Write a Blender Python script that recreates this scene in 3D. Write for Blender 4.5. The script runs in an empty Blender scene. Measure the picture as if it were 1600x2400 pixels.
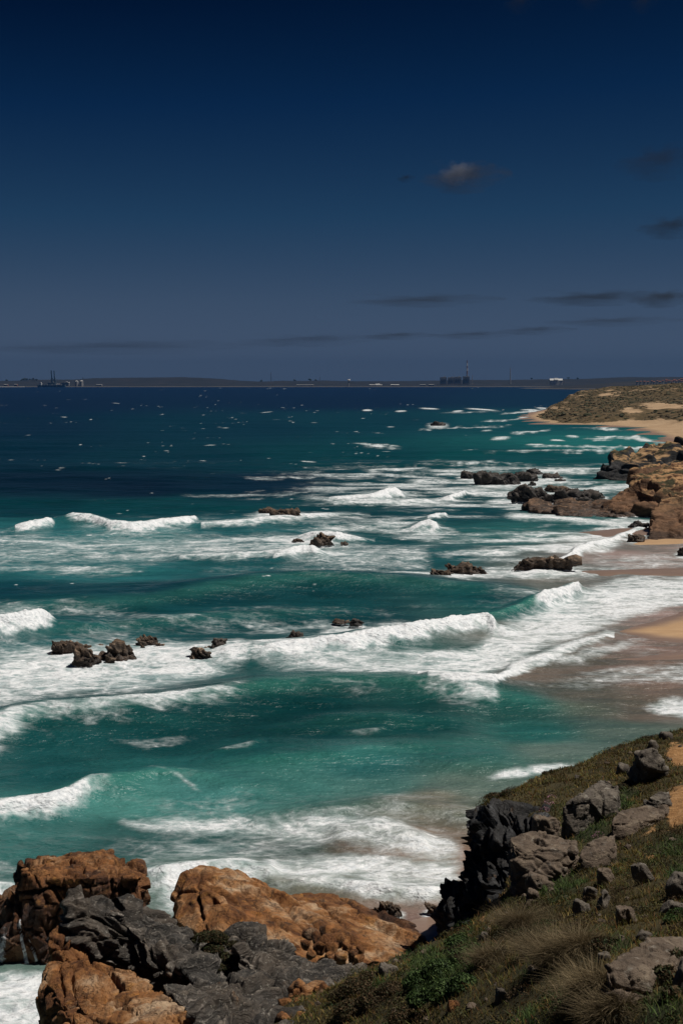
import bpy, bmesh, math, random
import numpy as np
from mathutils import Vector

random.seed(7)
rng = np.random.default_rng(11)
scene = bpy.context.scene
COL = scene.collection

# ------------------------------------------------------------------ camera
EYE = 30.0            # camera height above the sea, metres
FPX = 3333.3          # focal length in pixels of the 1600 x 2400 photograph
HOR = 898.0           # eye level row of the photograph
cam_d = bpy.data.cameras.new('camera')
cam_d.sensor_fit = 'VERTICAL'
cam_d.sensor_height = 36.0
cam_d.sensor_width = 24.0
cam_d.lens = 50.0
cam_d.shift_y = -(1200.0 - HOR) / 2400.0
cam_d.clip_start = 0.5
cam_d.clip_end = 120000.0
cam = bpy.data.objects.new('camera', cam_d)
COL.objects.link(cam)
cam.location = (0, 0, EYE)
cam.rotation_euler = (math.radians(90), 0, 0)
scene.camera = cam

# ------------------------------------------------------------------ sky and sun
SUN_EL, SUN_AZ = 64.0, 95.0         # azimuth clockwise from the view direction (+Y)
world = bpy.data.worlds.new('World')
scene.world = world
world.use_nodes = True
wn, wl = world.node_tree.nodes, world.node_tree.links
wn.clear()
w_out = wn.new('ShaderNodeOutputWorld')
w_bg = wn.new('ShaderNodeBackground')
w_sky = wn.new('ShaderNodeTexSky')
w_sky.sky_type = 'NISHITA'
w_sky.sun_disc = False
w_sky.sun_elevation = math.radians(SUN_EL)
w_sky.sun_rotation = math.radians(SUN_AZ)
w_sky.altitude = 30
w_sky.air_density = 1.0
w_sky.dust_density = 0.2
w_sky.ozone_density = 6.0
w_sep = wn.new('ShaderNodeSeparateColor')
wl.new(w_sky.outputs[0], w_sep.inputs[0])
# a deep polarised sky: the Nishita sky's own brightness runs through a dark blue tone curve
w_mr = wn.new('ShaderNodeMapRange'); w_mr.inputs[1].default_value = 0.6; w_mr.inputs[2].default_value = 9.0
wl.new(w_sep.outputs[0], w_mr.inputs[0])
w_rp = wn.new('ShaderNodeValToRGB')
SKY_TONES = ((0.6, (0, 9, 32)), (1.50, (0, 17, 45)), (1.93, (8, 37, 71)), (2.78, (31, 61, 91)), (4.17, (61, 80, 105)), (5.5, (74, 90, 114)), (9.0, (108, 122, 140)))
while len(w_rp.color_ramp.elements) < len(SKY_TONES): w_rp.color_ramp.elements.new(0.5)
for el, (r_, c_) in zip(w_rp.color_ramp.elements, SKY_TONES):
    el.position = (r_ - 0.6) / 8.4
    el.color = (*[((v / 255 + .055) / 1.055) ** 2.4 / 0.15 if v > 10 else v / 255 / 12.92 / .15 for v in c_], 1)
wl.new(w_mr.outputs[0], w_rp.inputs[0])
wl.new(w_rp.outputs[0], w_bg.inputs[0])
w_bg.inputs[1].default_value = 0.15
wl.new(w_bg.outputs[0], w_out.inputs[0])

sun_d = bpy.data.lights.new('sun', 'SUN')
sun_d.energy = 4.4
sun_d.angle = math.radians(0.5)
sun_d.color = (1.0, 0.955, 0.89)
sun = bpy.data.objects.new('sun', sun_d)
COL.objects.link(sun)
_e, _a = math.radians(SUN_EL), math.radians(SUN_AZ)
SUNV = Vector((math.sin(_a) * math.cos(_e), math.cos(_a) * math.cos(_e), math.sin(_e)))
sun.rotation_euler = (-SUNV).to_track_quat('-Z', 'Y').to_euler()
sun.location = (60, -40, 120)

scene.view_settings.view_transform = 'Standard'
scene.view_settings.look = 'None'
scene.view_settings.exposure = 0.0
scene.view_settings.gamma = 1.0
scene.view_settings.use_curve_mapping = False
scene.cycles.use_denoising = True
scene.cycles.max_bounces = 6
scene.cycles.diffuse_bounces = 2
scene.cycles.glossy_bounces = 2
scene.cycles.volume_bounces = 1
scene.cycles.transparent_max_bounces = 8

# ------------------------------------------------------------------ helpers
def at(px, py, Y):
    """the point of the photograph's pixel (px, py) that lies Y metres ahead"""
    return ((px - 800.0) / FPX * Y, Y, EYE + (HOR - py) / FPX * Y)

def sea_y(py):
    return FPX * EYE / (py - HOR)

def lin(r, g, b):
    f = lambda c: (c / 255.0 / 12.92) if c <= 10 else ((c / 255.0 + 0.055) / 1.055) ** 2.4
    return (f(r), f(g), f(b))

_perm = np.random.default_rng(3).permutation(256).astype(np.int32)
_perm = np.concatenate([_perm, _perm, _perm])
_g3 = np.array([(1,1,0),(-1,1,0),(1,-1,0),(-1,-1,0),(1,0,1),(-1,0,1),(1,0,-1),(-1,0,-1),
                (0,1,1),(0,-1,1),(0,1,-1),(0,-1,-1),(1,1,0),(-1,1,0),(0,-1,1),(0,-1,-1)], np.float32)

def perlin(x, y, z=None):
    x = np.asarray(x, np.float64); y = np.asarray(y, np.float64)
    z = np.zeros_like(x) + 0.37 if z is None else np.asarray(z, np.float64)
    xi, yi, zi = np.floor(x), np.floor(y), np.floor(z)
    xf, yf, zf = (x - xi).astype(np.float32), (y - yi).astype(np.float32), (z - zi).astype(np.float32)
    xi, yi, zi = (xi.astype(np.int64) & 255), (yi.astype(np.int64) & 255), (zi.astype(np.int64) & 255)
    fade = lambda t: t * t * t * (t * (t * 6 - 15) + 10)
    u, v, w = fade(xf), fade(yf), fade(zf)
    def corner(dx, dy, dz):
        h = _perm[_perm[_perm[xi + dx] + yi + dy] + zi + dz] & 15
        g = _g3[h]
        return g[..., 0] * (xf - dx) + g[..., 1] * (yf - dy) + g[..., 2] * (zf - dz)
    x00 = corner(0,0,0); x00 += u * (corner(1,0,0) - x00)
    x10 = corner(0,1,0); x10 += u * (corner(1,1,0) - x10)
    x01 = corner(0,0,1); x01 += u * (corner(1,0,1) - x01)
    x11 = corner(0,1,1); x11 += u * (corner(1,1,1) - x11)
    y0 = x00 + v * (x10 - x00)
    y1 = x01 + v * (x11 - x01)
    return y0 + w * (y1 - y0)

def fbm(x, y, z=None, octaves=4, gain=0.5, lac=2.03):
    tot, amp, f, norm = 0.0, 1.0, 1.0, 0.0
    for o in range(octaves):
        zz = None if z is None else z * f + 3.1 * o
        tot = tot + amp * perlin(x * f + 17.3 * o, y * f - 9.7 * o, zz)
        norm += amp; amp *= gain; f *= lac
    return tot / norm

def hash01(*ints):
    h = np.zeros_like(np.asarray(ints[0], np.int64))
    for k, i in enumerate(ints):
        h = (h * 73856093) ^ (np.asarray(i, np.int64) * (19349663 + 83492791 * k))
        h = (h ^ (h >> 13)) * 1274126177
    return ((h >> 7) & 0xFFFF) / 65535.0

def worley(P, scale, seed=0):
    """distance to the nearest and second nearest cell point and a random number per cell"""
    Q = P / np.asarray(scale, float)
    base = np.floor(Q).astype(np.int64)
    f1 = np.full(len(Q), 9.0); f2 = np.full(len(Q), 9.0); cid = np.zeros(len(Q)); til = np.zeros(len(Q))
    for dx in (-1, 0, 1):
        for dy in (-1, 0, 1):
            for dz in (-1, 0, 1):
                c = base + (dx, dy, dz)
                r = [hash01(c[:, 0], c[:, 1], c[:, 2], np.full(len(Q), seed + k)) for k in (1, 2, 3, 4)]
                d = np.sqrt((c[:, 0] + r[0] - Q[:, 0]) ** 2 + (c[:, 1] + r[1] - Q[:, 1]) ** 2 + (c[:, 2] + r[2] - Q[:, 2]) ** 2)
                near = d < f1
                f2 = np.where(near, f1, np.minimum(f2, d))
                cid = np.where(near, r[3], cid)
                tl = ((r[1] * 7.3 % 1 - .5) * (Q[:, 0] - c[:, 0] - r[0]) + (r[2] * 5.1 % 1 - .5) * (Q[:, 1] - c[:, 1] - r[1]) + (r[0] * 9.7 % 1 - .5) * (Q[:, 2] - c[:, 2] - r[2]))
                til = np.where(near, tl, til)
                f1 = np.where(near, d, f1)
    return f1, f2, cid, til

def sstep(a, b, x):
    t = np.clip((x - a) / (b - a), 0, 1)
    return t * t * (3 - 2 * t)

def mesh_np(name, V, F, mat=None, smooth=True, attrs=None):
    """one mesh from numpy arrays; F is (n, 3) or (n, 4)"""
    V = np.ascontiguousarray(V, np.float32); F = np.ascontiguousarray(F, np.int32)
    m = bpy.data.meshes.new(name)
    k = F.shape[1]
    m.vertices.add(len(V)); m.vertices.foreach_set('co', V.ravel())
    m.loops.add(F.size); m.loops.foreach_set('vertex_index', F.ravel())
    m.polygons.add(len(F))
    m.polygons.foreach_set('loop_start', np.arange(0, F.size, k, dtype=np.int32))
    m.polygons.foreach_set('use_smooth', np.full(len(F), smooth, bool))
    m.update(calc_edges=True)
    m.validate()
    set_attrs(m, attrs)
    if mat is not None:
        m.materials.append(mat)
    return m

def set_attrs(m, attrs):
    for an, (kind, data) in (attrs or {}).items():
        a = m.attributes.new(an, kind, 'POINT')
        a.data.foreach_set('color' if kind == 'FLOAT_COLOR' else 'value', np.ascontiguousarray(data, np.float32).ravel())

def put(name, mesh, parent=None, label=None, cat=None, group=None, kind=None):
    o = bpy.data.objects.new(name, mesh)
    COL.objects.link(o)
    o.parent = parent
    return tag(o, label, cat, group, kind)

def tag(o, label=None, cat=None, group=None, kind=None):
    if label: o['label'] = label
    if cat: o['category'] = cat
    if group: o['group'] = group
    if kind: o['kind'] = kind
    return o

def root(name, loc, label, cat, group=None):
    o = bpy.data.objects.new(name, None)
    o.empty_display_size = 0.2
    COL.objects.link(o)
    o.location = loc
    return tag(o, label, cat, group)

def grid_faces(nr, nc):
    i = np.arange(nr * nc).reshape(nr, nc)
    return np.stack([i[:-1, :-1], i[:-1, 1:], i[1:, 1:], i[1:, :-1]], -1).reshape(-1, 4)

def tps(ctrl, x, y):
    """thin plate spline through control points (x, y, z)"""
    c = np.array(ctrl, float); n = len(c)
    s = np.ptp(c[:, :2], axis=0).max(); cx = c[:, :2] / s
    def U(r2): return np.where(r2 > 1e-12, r2 * np.log(np.maximum(r2, 1e-12)), 0)
    d2 = ((cx[:, None] - cx[None]) ** 2).sum(-1)
    A = np.zeros((n + 3, n + 3)); A[:n, :n] = U(d2) + np.eye(n) * 2e-4
    A[:n, n] = 1; A[:n, n + 1:] = cx; A[n, :n] = 1; A[n + 1:, :n] = cx.T
    w = np.linalg.solve(A, np.concatenate([c[:, 2], [0, 0, 0]]))
    X, Y = np.ravel(x) / s, np.ravel(y) / s
    out = w[n] + w[n + 1] * X + w[n + 2] * Y
    for i in range(n):
        out += w[i] * U((X - cx[i, 0]) ** 2 + (Y - cx[i, 1]) ** 2)
    return out.reshape(np.shape(x))

def poly_sd(poly, x, y):
    """signed distance to a polygon, positive inside"""
    P = np.array(poly, float)
    X, Y = np.ravel(x), np.ravel(y)
    d = np.full(len(X), 1e18); ins = np.zeros(len(X), bool)
    for a, b in zip(P, np.roll(P, -1, 0)):
        e = b - a
        t = np.clip(((X - a[0]) * e[0] + (Y - a[1]) * e[1]) / max(e @ e, 1e-9), 0, 1)
        d = np.minimum(d, (X - a[0] - t * e[0]) ** 2 + (Y - a[1] - t * e[1]) ** 2)
        c = ((a[1] <= Y) & (b[1] > Y)) | ((b[1] <= Y) & (a[1] > Y))
        with np.errstate(divide='ignore', invalid='ignore'):
            xi = a[0] + (Y - a[1]) / (b[1] - a[1]) * (b[0] - a[0])
        ins ^= c & (X < xi)
    return (np.sqrt(d) * np.where(ins, 1, -1)).reshape(np.shape(x))

# ------------------------------------------------------------------ node helpers
class NT:
    def __init__(self, name):
        self.m = bpy.data.materials.new(name); self.m.use_nodes = True
        self.t = self.m.node_tree; self.n = self.t.nodes; self.l = self.t.links
        self.n.clear()
        self.out = self.n.new('ShaderNodeOutputMaterial')
        self.p = self.n.new('ShaderNodeBsdfPrincipled')
        self.l.new(self.p.outputs[0], self.out.inputs[0])
        self.tc = self.n.new('ShaderNodeTexCoord')
        self.geo = self.n.new('ShaderNodeNewGeometry')
    def link(self, a, b): self.l.new(a, b)
    def val(self, sock, v):
        if hasattr(v, 'is_linked') or hasattr(v, 'links'): self.l.new(v, sock)
        else:
            if isinstance(v, (tuple, list)) and len(v) == 3 and sock.type == 'RGBA': v = (*v, 1)
            sock.default_value = v
    def math(self, op, a, b=None, c=None, clamp=False):
        x = self.n.new('ShaderNodeMath'); x.operation = op; x.use_clamp = clamp
        for i, v in enumerate((a, b, c)):
            if v is not None: self.val(x.inputs[i], v)
        return x.outputs[0]
    def noise(self, scale, detail=4, rough=0.55, vec=None, dist=0.0, color=False):
        x = self.n.new('ShaderNodeTexNoise')
        x.inputs['Scale'].default_value = scale; x.inputs['Detail'].default_value = detail
        x.inputs['Roughness'].default_value = rough; x.inputs['Distortion'].default_value = dist
        self.val(x.inputs['Vector'], vec if vec is not None else self.geo.outputs['Position'])
        return x.outputs['Color' if color else 'Fac']
    def voronoi(self, scale, feature='F1', vec=None, out='Distance'):
        x = self.n.new('ShaderNodeTexVoronoi'); x.feature = feature
        x.inputs['Scale'].default_value = scale
        self.val(x.inputs['Vector'], vec if vec is not None else self.geo.outputs['Position'])
        return x.outputs[out]
    def mapping(self, scale=(1,1,1), rot=(0,0,0), vec=None):
        x = self.n.new('ShaderNodeMapping'); x.inputs['Scale'].default_value = scale; x.inputs['Rotation'].default_value = rot
        self.val(x.inputs['Vector'], vec if vec is not None else self.geo.outputs['Position'])
        return x.outputs[0]
    def vadd(self, a, b, k=1.0):
        x = self.n.new('ShaderNodeVectorMath'); x.operation = 'MULTIPLY_ADD'
        self.val(x.inputs[0], b); x.inputs[1].default_value = (k, k, k); self.val(x.inputs[2], a)
        return x.outputs[0]
    def ramp(self, fac, stops, interp='LINEAR'):
        x = self.n.new('ShaderNodeValToRGB'); x.color_ramp.interpolation = interp
        e = x.color_ramp.elements
        while len(e) < len(stops): e.new(0.5)
        for el, (p, c) in zip(e, stops):
            el.position = p
            el.color = (c, c, c, 1) if isinstance(c, (int, float)) else (*c, 1)
        self.val(x.inputs[0], fac)
        return x.outputs[0]
    def mix(self, fac, a, b, mode='MIX'):
        x = self.n.new('ShaderNodeMix'); x.data_type = 'RGBA'; x.blend_type = mode
        self.val(x.inputs[0], fac); self.val(x.inputs[6], a); self.val(x.inputs[7], b)
        return x.outputs[2]
    def step(self, x, a, b):
        n = self.n.new('ShaderNodeMapRange'); n.interpolation_type = 'SMOOTHSTEP'
        self.val(n.inputs[0], x); n.inputs[1].default_value = a; n.inputs[2].default_value = b
        return n.outputs[0]
    def attr(self, name, out='Fac'):
        x = self.n.new('ShaderNodeAttribute'); x.attribute_name = name
        return x.outputs[out]
    def bump(self, height, strength=0.5, dist=0.1, normal=None):
        x = self.n.new('ShaderNodeBump'); x.inputs['Strength'].default_value = strength; x.inputs['Distance'].default_value = dist
        self.val(x.inputs['Height'], height)
        if normal is not None: self.l.new(normal, x.inputs['Normal'])
        return x.outputs[0]
    def done(self, color=None, rough=None, normal=None, spec=None):
        if color is not None: self.val(self.p.inputs['Base Color'], color)
        if rough is not None: self.val(self.p.inputs['Roughness'], rough)
        if spec is not None: self.val(self.p.inputs['Specular IOR Level'], spec)
        if normal is not None: self.l.new(normal, self.p.inputs['Normal'])
        return self.m

def plain(name, c, rough=0.85, var=0.25, scale=1.0):
    t = NT(name)
    n = t.noise(scale, 3, 0.6)
    dark = tuple(v * (1 - var) for v in c); lite = tuple(min(1, v * (1 + var)) for v in c)
    return t.done(t.ramp(n, [(0.3, dark), (0.7, lite)]), rough)
SEA_ROCKS = [
    (120,181,1501,1539,'leftmost dark rock of the group in white surf',1,'brown',.8,None),
    (166,229,1519,1563,'pointed dark rock in front of the leftmost one',2,'brown',.7,None),
    (196,215,1511,1528,'small tan rock behind the pointed one',3,'brown',.8,None),
    (222,244,1512,1521,'tiny flat rock right of the small tan one',4,'brown',.8,None),
    (229,322,1508,1553,'widest dark rock of the group in white surf',5,'brown',.7,None),
    (246,270,1540,1558,'little rock in front of the widest one',6,'brown',.8,None),
    (318,372,1492,1522,'jagged peaked rock behind the widest one',7,'brown',.7,None),
    (362,387,1508,1525,'small stub at the right end of the jagged rock',8,'brown',.7,None),
    (322,340,1512,1530,'small rock between the widest and the jagged one',9,'brown',.8,None),
    (438,496,1524,1552,'foam streaked low rock, left of a close pair',10,'brown',.7,.55),
    (476,508,1516,1532,'small rock joining the foam streaked rock and the dark knob',11,'brown',.7,.3),
    (494,533,1498,1533,'dark rounded knob at the right of the close pair',12,'black',.8,None),
    (673,712,1480,1513,'dark peaked rock behind the central breaker',13,'black',.7,None),
    (700,746,1494,1511,'low dark tail right of the peaked rock',14,'brown',.7,None),
    (820,854,1452,1468,'small black rock alone above the central breaker',15,'black',.7,None),
    (778,822,1456,1462,'flat dark ledge left of the small black rock',16,'brown',.8,None),
    (632,712,1195,1221,'brown rock ringed by foam, far left one',17,'brown',.6,None),
    (606,660,1193,1203,'flat shelf left of the brown rock ringed by foam',18,'brown',.6,.2),
    (727,786,1254,1280,'brown rock with surf bursting behind it',19,'brown',.6,.2),
    (682,716,1261,1271,'low rock half covered by foam left of the bursting surf',20,'brown',.7,.5),
    (799,816,1270,1278,'tiny rock right of the bursting surf',21,'brown',.7,None),
    (1040,1150,1321,1346,'long low brown rock, left of two near the beach',22,'brown',.45,None),
    (1003,1060,1336,1352,'low left end beside the long brown rock',23,'brown',.6,.2),
    (1196,1352,1302,1338,'larger humped brown rock, right of two near the beach',24,'brown',.4,None),
    (1076,1114,1107,1123,'black rock left of the long reef',25,'black',.7,None),
    (1116,1215,1108,1137,'large black rock of the far reef',26,'black',.5,None),
    (1180,1258,1110,1128,'low black ridge right of the large reef rock',27,'black',.5,None),
    (1230,1276,1098,1112,'black rock standing behind the far reef',28,'black',.6,None),
    (1272,1322,1113,1121,'flat black rock at the right of the far reef',29,'black',.6,.2),
    (1234,1257,1130,1138,'tiny black rock in front of the far reef',30,'black',.6,None),
    (1298,1328,1123,1128,'thin black rock near the dark headland',31,'black',.6,None),
    (1193,1300,1147,1180,'black foam washed ledge, left half of the near reef',32,'black',.5,.35),
    (1280,1410,1154,1182,'black ledge, right half of the near reef',33,'black',.4,None),
    (1280,1352,1144,1154,'low brown rock behind the near reef',34,'brown',.5,.2),
    (1384,1418,1154,1168,'small black wedge right of the near reef',35,'black',.6,None),
    (1008,1042,988,999,'lone dark rock far out in the surf',36,'black',.6,None),
    (1470,1512,1254,1272,'brown rock on the sand beside the brown cliff',37,'brown',.7,None),
    (1476,1522,1226,1237,'flat dark rock left of the brown cliff',38,'black',.6,None),
    (1584,1640,1280,1304,'dark rock at the right edge on the sand',39,'brown',.7,None),
    (876,916,2116,2150,'brown seaweed topped rock at the cove, left of two',40,'brown',.8,None),
    (905,942,2124,2148,'small greenish rock touching the seaweed topped one',41,'brown',.8,None),
    (998,1038,2122,2144,'green topped rock under the black cliff',42,'brown',.7,None),
]


# ================================================================== the sea
def build_sea():
    rows = np.concatenate([np.arange(905.6, 1000, 0.8), np.arange(1000, 1300, 1.15), np.arange(1300, 1720, 1.5),
                           np.arange(1720, 2480, 2.1), np.geomspace(2482, 4200, 24)])[::-1]
    core = np.linspace(-0.285, 0.285, 700)
    tail = 0.285 + np.geomspace(0.002, 1.6, 26)
    uu = np.concatenate([-tail[::-1], core, tail])
    Yg = sea_y(rows)
    Y = np.repeat(Yg[:, None], len(uu), 1)
    X = Y * uu[None, :]
    PX = 800 + FPX * uu[None, :] + 0 * Y
    PY = np.repeat(rows[:, None], len(uu), 1)
    dY = np.abs(np.gradient(Yg))[:, None]

    # --- swell: long crests rolling in towards the beach, a little from the left
    Z = np.zeros_like(X)
    warp = 22 * fbm(X / 210, Y / 210, octaves=2)
    shallow = sstep(75, 130, Y)
    for lam, ang, amp, sx in ((74, 8, .50, 0), (47, -9, .34, 40), (27, 14, .20, 11), (15.5, -22, .13, 3), (9, 18, .07, 7), (5.2, -10, .045, 1)):
        a = math.radians(ang)
        ph = (Y * math.cos(a) - X * math.sin(a) + warp * (lam / 40.) ** .5 + sx) / lam * 2 * math.pi
        ph = ph + 2.4 * fbm(X / (lam * 2.2), Y / (lam * 1.6), octaves=2)
        env = 0.55 + 0.9 * fbm(X / (lam * 3.0) + 5, Y / (lam * 2.4) + lam, octaves=2)
        keep = np.clip(lam / (4.0 * dY) - 0.4, 0, 1)
        s = 0.5 + 0.5 * np.sin(ph)
        Z += amp * np.clip(env, 0, 1.4) * keep * (s ** 1.6 * 2 - .85) * (0.45 + 0.55 * shallow)
    keep = np.clip(2.4 / (2.5 * dY) - .4, 0, 1)
    Z += keep * 0.10 * fbm(X / 2.6, Y / 1.7, octaves=3)

    foam = np.zeros_like(X); milk = np.zeros_like(X); glow = np.zeros_like(X)
    churn = np.zeros_like(X)

    # --- waves one can see: crest line (x, y of the top in the photograph), height, back and front length in metres
    def wave(pts, back, front, fr=0.0, bk=0.0, lean=0.35, glw=0.25, rag=1.0):
        p = np.array([tuple(q) + (fr,) * (4 - len(q)) for q in pts], float)
        xs, yt, h, ff = p.T
        yg = HOR + (yt - HOR) * EYE / (EYE - h)
        Ys = sea_y(yg)
        c0, c1 = np.searchsorted(uu, (xs[0] - 32 - 800) / FPX), np.searchsorted(uu, (xs[-1] + 32 - 800) / FPX)
        r0, r1 = np.searchsorted(Yg, Ys.min() - 3.5 * front - 3), np.searchsorted(Yg, Ys.max() + 3.5 * back + 3)
        S = (slice(r0, r1), slice(c0, c1))
        px, x, y = PX[S], X[S], Y0[S]
        h_ = np.interp(px, xs, h) * sstep(xs[0] - 30, xs[0] + 15, px) * sstep(xs[-1] + 25, xs[-1] - 12, px)
        Yc = sea_y(np.interp(px, xs, yg)) + 1.6 * rag * fbm(x / 14, y / 14, octaves=3)
        f_ = np.interp(px, xs, ff, left=0, right=0)
        d = y - Yc
        prof = np.where(d > 0, np.exp(-(d / back) ** 2), np.exp(-np.abs(d / front) ** 1.7))
        hn = h_ * (1 + .16 * fbm(x / 7, y / 7, octaves=2))
        Z[S] += hn * prof
        Y[S] -= lean * hn * prof ** 2
        d2 = d + front * .9 * fbm(x / 2.2, y / 2.2, octaves=4)
        lip = np.exp(-np.abs(np.minimum(d2, 0) / (front * 1.2)) ** 2.6) * np.exp(-(np.maximum(d, 0) / (.22 * back + .3)) ** 2)
        fl = np.minimum(f_, 1.12) * lip * sstep(.02, .5, h_)
        churn[S] = np.maximum(churn[S], fl * h_)
        fl = np.maximum(fl, bk * np.exp(-(d / (back * 1.2)) ** 2) * (d > 0) * (h_ > .02))
        foam[S] = np.maximum(foam[S], fl)
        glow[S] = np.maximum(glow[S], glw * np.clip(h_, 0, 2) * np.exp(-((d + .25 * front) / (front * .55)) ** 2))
    Y0 = Y.copy()

    # the nearest breaker at the left edge and its unbroken shoulder
    wave([(-140,1882,1.5,1.3),(0,1872,1.4,1.3),(70,1864,1.3,1.25),(120,1858,1.3,1.2),(165,1845,1.25,1.1),(195,1832,1.2,.95),(215,1825,1.15,.7),(240,1820,1.1,.42),(270,1817,1.05,.2),
          (300,1815,1.0,.12),(370,1800,.9,.2),(440,1806,.7,.25),(520,1830,.4,.12),(640,1850,.15,0)], 3.2, 1.8, glw=.5)
    # left breaker behind the black rocks
    wave([(-140,1470,2.5,1.4),(0,1460,2.4,1.4),(60,1449,2.4,1.4),(100,1445,2.2,1.4),(118,1452,1.6,1.2),(135,1470,.7,.3),(240,1478,.5,.1)], 5, 2.6, glw=.3)
    # the long central breaker
    wave([(520,1528,.5,.6),(620,1522,.9,.8),(700,1512,1.2,1.25),(800,1498,1.5,1.35),(900,1480,1.7,1.35),(980,1468,1.8,1.3),(1050,1452,2.0,1.35),
          (1110,1440,2.0,1.4),(1140,1440,1.9,1.4),(1156,1452,1.5,1.1),(1165,1470,.7,.4),(1200,1480,.4,0)], 6, 2.8, bk=.45, glw=.2)
    # the plunging wave near the beach
    wave([(1110,1440,.6,0),(1180,1420,1.0,.05),(1245,1398,1.4,.25),(1262,1392,1.6,1.2),(1300,1378,1.8,1.4),(1335,1370,1.8,1.4),(1352,1368,1.5,1.2),(1364,1376,.6,.5)], 5, 2.6, glw=.55)
    # foam edged swell below the black rocks
    wave([(-140,1715,1.3,.9),(0,1688,1.3,.8),(60,1668,1.3,.55),(110,1655,1.3,.5),(200,1648,1.3,.6),(300,1636,1.3,.6),(420,1617,1.3,.7),(530,1598,1.3,.5),
          (600,1588,1.2,.1),(700,1578,1.2,0),(820,1575,1.2,0),(950,1580,1.2,.1),(1040,1590,1.2,.5),(1110,1602,1.1,.7),(1158,1606,1.0,.6),(1180,1610,.8,.05),
          (1300,1632,.5,0),(1450,1650,.2,0)], 7, 4.5, bk=.0, lean=.12, glw=.4)
    # dark glassy swell in mid picture
    wave([(-140,1412,1.0),(0,1405,1.2),(200,1396,1.4),(350,1388,1.5),(480,1368,1.7),(600,1350,1.9),(720,1342,1.9),(850,1348,1.7),(1000,1356,1.3),(1150,1372,.8),(1250,1380,.4)], 12, 7, lean=.15, glw=.2)
    wave([(-140,1508,.3),(180,1470,1.0,0),(330,1448,1.2,.12),(480,1432,1.2,.12),(640,1425,.9,.1),(800,1420,.5,0),(920,1418,0,0)], 9, 6, lean=.1, glw=.2)
    # wave row at the left, mid distance
    wave([(36,1230,.8,1),(60,1224,1.3,1.3),(90,1217,1.7,1.4),(112,1212,1.9,1.4),(122,1215,1.5,1.2),(130,1225,.4,.4)], 6, 4)
    wave([(150,1214,.7,.2),(172,1208,1.2,.9),(215,1212,1.3,1.0),(260,1222,1.4,1.1),(310,1225,1.5,1.3),(370,1220,1.5,1.3),(430,1215,1.6,1.3),(458,1213,1.4,1.2),(466,1218,.4,.3)], 8, 4.5, bk=.3)
    wave([(470,1228,.6,.7),(560,1222,.9,.8),(640,1214,1.0,.8),(740,1205,1.0,.9),(800,1203,.7,.6),(850,1208,.3,.2)], 8, 5, bk=.5)
    # peaks breaking farther out
    wave([(770,1163,.6,.8),(820,1157,1.2,1.2),(870,1152,1.8,1.35),(905,1144,2.3,1.4),(925,1141,2.4,1.4),(938,1150,1.4,1.2),(950,1162,.4,.5)], 9, 5)
    wave([(780,1176,.5,.7),(880,1174,.8,.9),(1003,1167,.8,.8)], 7, 5)
    wave([(960,1232,.6,.8),(985,1220,1.5,1.4),(1005,1216,1.8,1.4),(1022,1224,1.2,1.2),(1032,1236,.3,.4)], 6, 4)
    wave([(1000,1212,.6,1),(1022,1207,1.0,1.2),(1044,1204,1.0,1.1),(1050,1210,.3,.4)], 5, 4)
    wave([(1030,1164,.5,.8),(1055,1156,1.3,1.2),(1085,1148,1.4,1.2),(1095,1152,.5,.6)], 7, 5)
    wave([(640,1305,.5,.6),(680,1292,1.1,1.0),(705,1280,1.5,1.2),(735,1284,1.4,1.1),(758,1298,.6,.6)], 6, 4, bk=.6)
    wave([(420,1300,.5,.7),(560,1296,.8,.8),(680,1290,.8,.8)], 6, 5, bk=.3)
    wave([(700,1250,.7,1),(740,1243,1.6,1.2),(790,1244,1.8,1.2),(820,1250,1.0,1),(860,1262,.4,.6)], 5, 4, bk=.5)
    # the surf piling up against the beach
    wave([(1240,1330,.4,.8),(1290,1318,.9,1.1),(1330,1300,1.2,1.2),(1345,1288,1.2,1.2),(1400,1272,.9,1.1),(1450,1250,.7,1),(1500,1232,.5,.8)], 6, 5, bk=.9)
    wave([(1000,1590,.4,.9),(1100,1598,.6,1.2),(1155,1598,.6,1.2),(1200,1560,.5,1),(1300,1528,.4,.9),(1420,1490,.3,.8)], 4, 2.5, bk=.9, lean=.1)
    # little crests on the near green water
    wave([(790,1722,.2,.2),(830,1718,.3,.5),(880,1712,.35,.6),(908,1706,.2,.2)], 2, 1.2)
    wave([(495,1766,.2,.2),(530,1757,.35,.55),(580,1750,.35,.65),(606,1744,.25,.3)], 2, 1.1)
    wave([(440,1800,0,0),(540,1786,.6,0),(640,1770,.9,0),(800,1760,.9,0),(950,1748,.7,0),(1100,1738,.4,0),(1200,1735,0,0)], 6, 4, lean=.1, glw=.4)
    wave([(540,1715,0,0),(640,1698,.5,0),(760,1674,.9,.05),(900,1666,.9,.05),(1050,1672,.5,0),(1150,1680,0,0)], 5, 4, lean=.15, glw=.15)
    wave([(-140,1700,.5),(200,1690,.7),(420,1672,.7),(560,1662,.4),(660,1656,0)], 5, 4, lean=.1, glw=.1)
    wave([(980,1806,.0,0),(1060,1797,.35,.02),(1120,1790,.5,.12),(1180,1792,.4,.08),(1280,1802,.0,0)], 4, 3, lean=.1, glw=.5)
    # low swash ridges in the cove
    wave([(600,1900,.2,0),(760,1888,.4,.05),(900,1880,.5,.1),(1010,1890,.45,.05),(1100,1905,.3,0)], 2.5, 1.6, glw=.2)
    wave([(780,1942,.3,.4),(880,1925,.5,.6),(940,1935,.5,.5),(1000,1960,.3,.4)], 2.5, 1.8, bk=.4)
    wave([(640,2058,.3,.5),(760,2050,.45,.7),(900,2062,.6,.9),(1000,2070,.6,1),(1080,2060,.4,.8)], 1.6, 1.2, bk=.3)
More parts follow.
